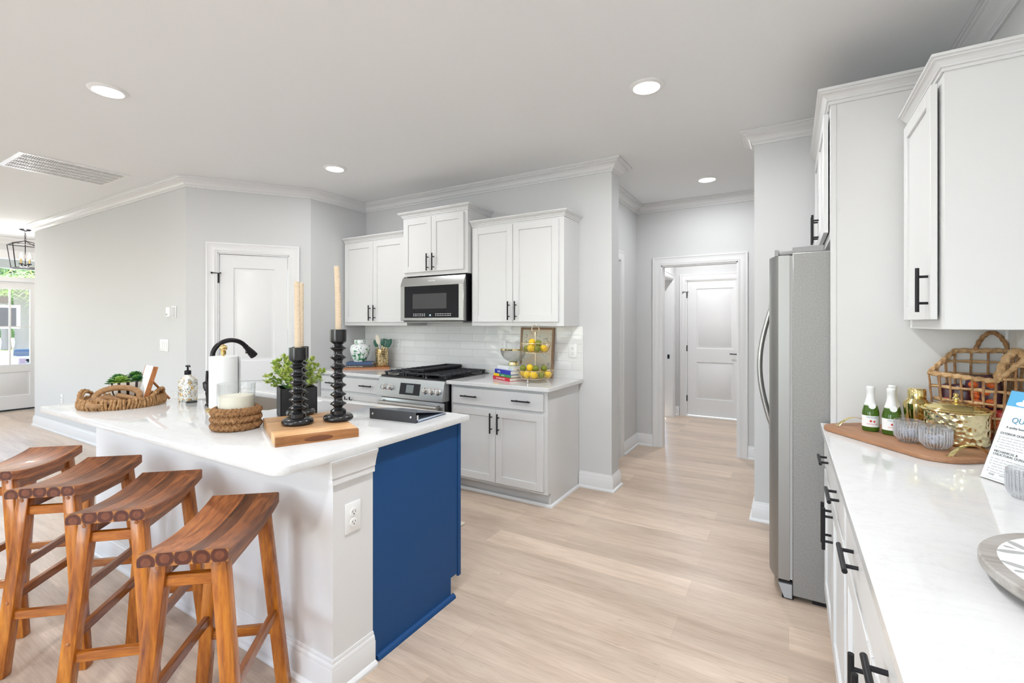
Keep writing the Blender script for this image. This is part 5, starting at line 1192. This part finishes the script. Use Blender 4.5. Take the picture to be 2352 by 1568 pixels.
b = MB(); b.text('GAF', .009, Ms @ T(.020, -.0019, .014, rx=R(90))).box(.05, .085, -.0018, -.0016, .018, .0205, M=Ms).box(.012, w - .02, -.0018, -.0016, .006, .0066, M=Ms); obj('footer_logos', b, mat('grey ink', (.35, .36, .37), .7), sh)
tumbler('clear drinking glass at the right edge in front of the printed sign', .560, 1.806, ZC + .001, .043, .078, .75, group='single glass by the sign', icy=False)
# carved round board
t = thing('lazy_susan', 'round whitewashed turntable with white carved leaf inlay', 'turntable', (.533, 1.18, ZC)); r_ = .226
obj('foot', MB().lathe([(0, 0), (.15, 0), (.155, .003), (.15, .012), (0, .012)], 40), mat('dark turntable base', (.10, .09, .085), .6), t)
obj('rim', MB().lathe([(0, .012), (r_ - .03, .012), (r_ - .008, .018), (r_, .026), (r_, .040), (r_ - .003, .043), (0, .043)], 72), M['greywood'], t)
obj('inlay', MB().lathe([(0, .0432), (r_ - .026, .0432), (r_ - .027, .0440), (0, .0440)], 72), mat('white bone inlay', (.85, .85, .84), .3), t)
tb = bmesh.new(); lm = mat('grey leaf inlay', (.42, .42, .42), .4)
def flat_leaf(cx, cy, a, L, W_, z_):
    vs = [];
    for k in range(14):
        s_ = 2 * PI * k / 14; u = .5 - .5 * math.cos(s_); v = math.sin(s_) * W_ * (u ** .5 if s_ <= PI else u ** .5) * .5; x = u * L
        vs.append((cx + x * math.cos(a) - v * math.sin(a), cy + x * math.sin(a) + v * math.cos(a), z_))
    tb.faces.new([tb.verts.new(p) for p in vs])
for k in range(10):
    a0 = 2 * PI * k / 10 + .15; st_ = Vector((.030 * math.cos(a0), .030 * math.sin(a0)))
    for j in range(4):
        p = Vector(((.045 + .036 * j) * math.cos(a0), (.045 + .036 * j) * math.sin(a0)))
        for sg in (-1, 1): flat_leaf(p.x, p.y, a0 + sg * .70, .034 + .008 * j, .015 + .0015 * j, .0443)
    flat_leaf(.178 * math.cos(a0), .178 * math.sin(a0), a0, .018, .011, .0443)
obj('leaf_pattern', MB().merge(tb), lm, t)
# ================================================================ OUTSIDE THE FRONT DOOR
struct('ground', MB().box(-120, -10.76, -40, 75, -.32, -.14), M['grass'])
struct('path', MB().box(-27, -10.75, .2, 30, -.14, -.08), M['asphalt']); struct('road', MB().box(-68, -43, -40, 75, -.14, -.11), M['asphalt'])
struct('porch_ceiling', MB().box(-13.2, -10.75, -.5, 5.5, 2.78, 2.9), M['trim']); struct('porch_beam', MB().box(-13.2, -13.0, -.5, 5.5, 2.47, 2.78), mat('taupe porch beam', (.42, .40, .35), .8))
def palm(lab, x, y, h, r_, n, fr, lean):
    t = thing('palm_tree', lab, 'palm', (x, y, -.12), 0, 'palms on the front lawn'); rn = random.Random(int(x * 10))
    tip = Vector((lean, 0, h)); pts = [Vector((lean * (k / 16) ** 1.5, 0, h * k / 16)) for k in range(17)]
    obj('trunk', MB().tube(pts, [r_ * (1.25 if k == 0 else 1 + .08 * (k % 2)) for k in range(17)], 12), M['trunk'], t)
    tb = bmesh.new()
    for k in range(n):
        a = 2 * PI * k / n + rn.random() * .3; el = rn.uniform(-.5, 1.1); L = fr * rn.uniform(.8, 1.1); prev = None
        d = Vector((math.cos(a), math.sin(a), 0)); s_ = Vector((-math.sin(a), math.cos(a), 0)); base_ = [tip + d * L * u * math.cos(el * (1 - u * .4)) + Vector((0, 0, L * (math.sin(el) * u - .55 * u * u))) for u in [q / 9 for q in range(10)]]
        for q in range(1, 10):
            p = base_[q]
            for sg in (-1, 1):
                e = p + s_ * sg * L * .28 * (1 - abs(q / 9 - .5)) + d * L * .12 - Vector((0, 0, L * .10)); v = [tb.verts.new(p - d * L * .012), tb.verts.new(p + d * L * .012), tb.verts.new(e)]; tb.faces.new(v)
    obj('fronds', MB().merge(tb), M['palm'], t)
    return t
palm('palm with pale criss-cross bark across the lawn, right of the yard sign', -38.6, 8.9, 3.6, .34, 40, 2.6, -.3); palm('leaning grey palm beside the criss-cross palm', -39.2, 8.35, 3.9, .20, 40, 2.6, -1.0)
palm('nearer palm whose fronds hang in the transom, trunk hidden by the sign', -30.5, 5.6, 5.2, .14, 44, 3.0, .3)
tb = bmesh.new(); rn = random.Random(9)
for k in range(16000):
    y_ = rn.uniform(-6, 45); hgt = 8.5 + 2.2 * math.sin(y_ * .45) + 1.2 * math.sin(y_ * 1.3); p = Vector((-76 + rn.uniform(-2.5, 2.5), y_, rn.random() ** .7 * hgt))
    d = Vector((rn.uniform(-1, 1), rn.uniform(-1, 1), rn.uniform(-1, 1))).normalized() * .42; s_ = d.cross(Vector((rn.random(), rn.random(), 1))).normalized() * .24
    tb.faces.new([tb.verts.new(q) for q in (p - d, p + s_, p + d, p - s_)])
m = MB(); m.merge(tb).box(-78, -76.4, -8, 47, -.12, 6.5); tag(obj('hedge', m, M['hedge']), 'tall green trees and shrubs far beyond the road', 'hedge')
t = thing('yard_sign', 'white-framed sign seen from behind in front of the house', 'sign', (-15.2, 2.84, -.12), R(78))
obj('frame', MB().box(-.60, .60, -.03, .03, 1.40, 1.45).box(-.60, .60, -.03, .03, 1.87, 1.93).box(-.60, -.54, -.03, .03, 1.45, 1.87).box(.54, .60, -.03, .03, 1.45, 1.87), M['trim'], t); obj('panel', MB().box(-.54, .54, -.025, .025, 1.45, 1.87), M['signdark'], t); obj('top_board', MB().box(-.3, .42, -.02, .02, 1.97, 2.12), M['signtan'], t); obj('post', MB().box(-.62, -.60, -.03, .03, 0, 1.93), M['trim'], t)
t = thing('parked_car', 'dark car parked low on the drive, partly seen through the door glass', 'car', (-24.3, 6.0, -.08), R(35))
b = MB(); b.box(-.75, .75, -.2, 3.2, .16, .52, bev=.10, seg=3).box(-.62, .62, .9, 2.5, .50, .80, bev=.12, seg=3); obj('body', b, M['truck'], t); obj('bumper', MB().box(-.72, .72, -.27, -.15, .16, .28, bev=.03), M['chrome'], t)
for x in (-.66, .66):
    for y in (.45, 2.6): obj('wheel', MB().lathe([(0, -.09), (.20, -.09), (.25, -.06), (.25, .06), (.20, .09), (0, .09)], 24, M=T(x, y, .25, ry=R(90))), M['rubber'], t)
tag(obj('bollard', MB().box(-18.55, -18.43, 4.18, 4.30, -.08, .42), mat('purple-grey post', (.20, .15, .17), .6)), 'short dark post standing by the drive', 'post')
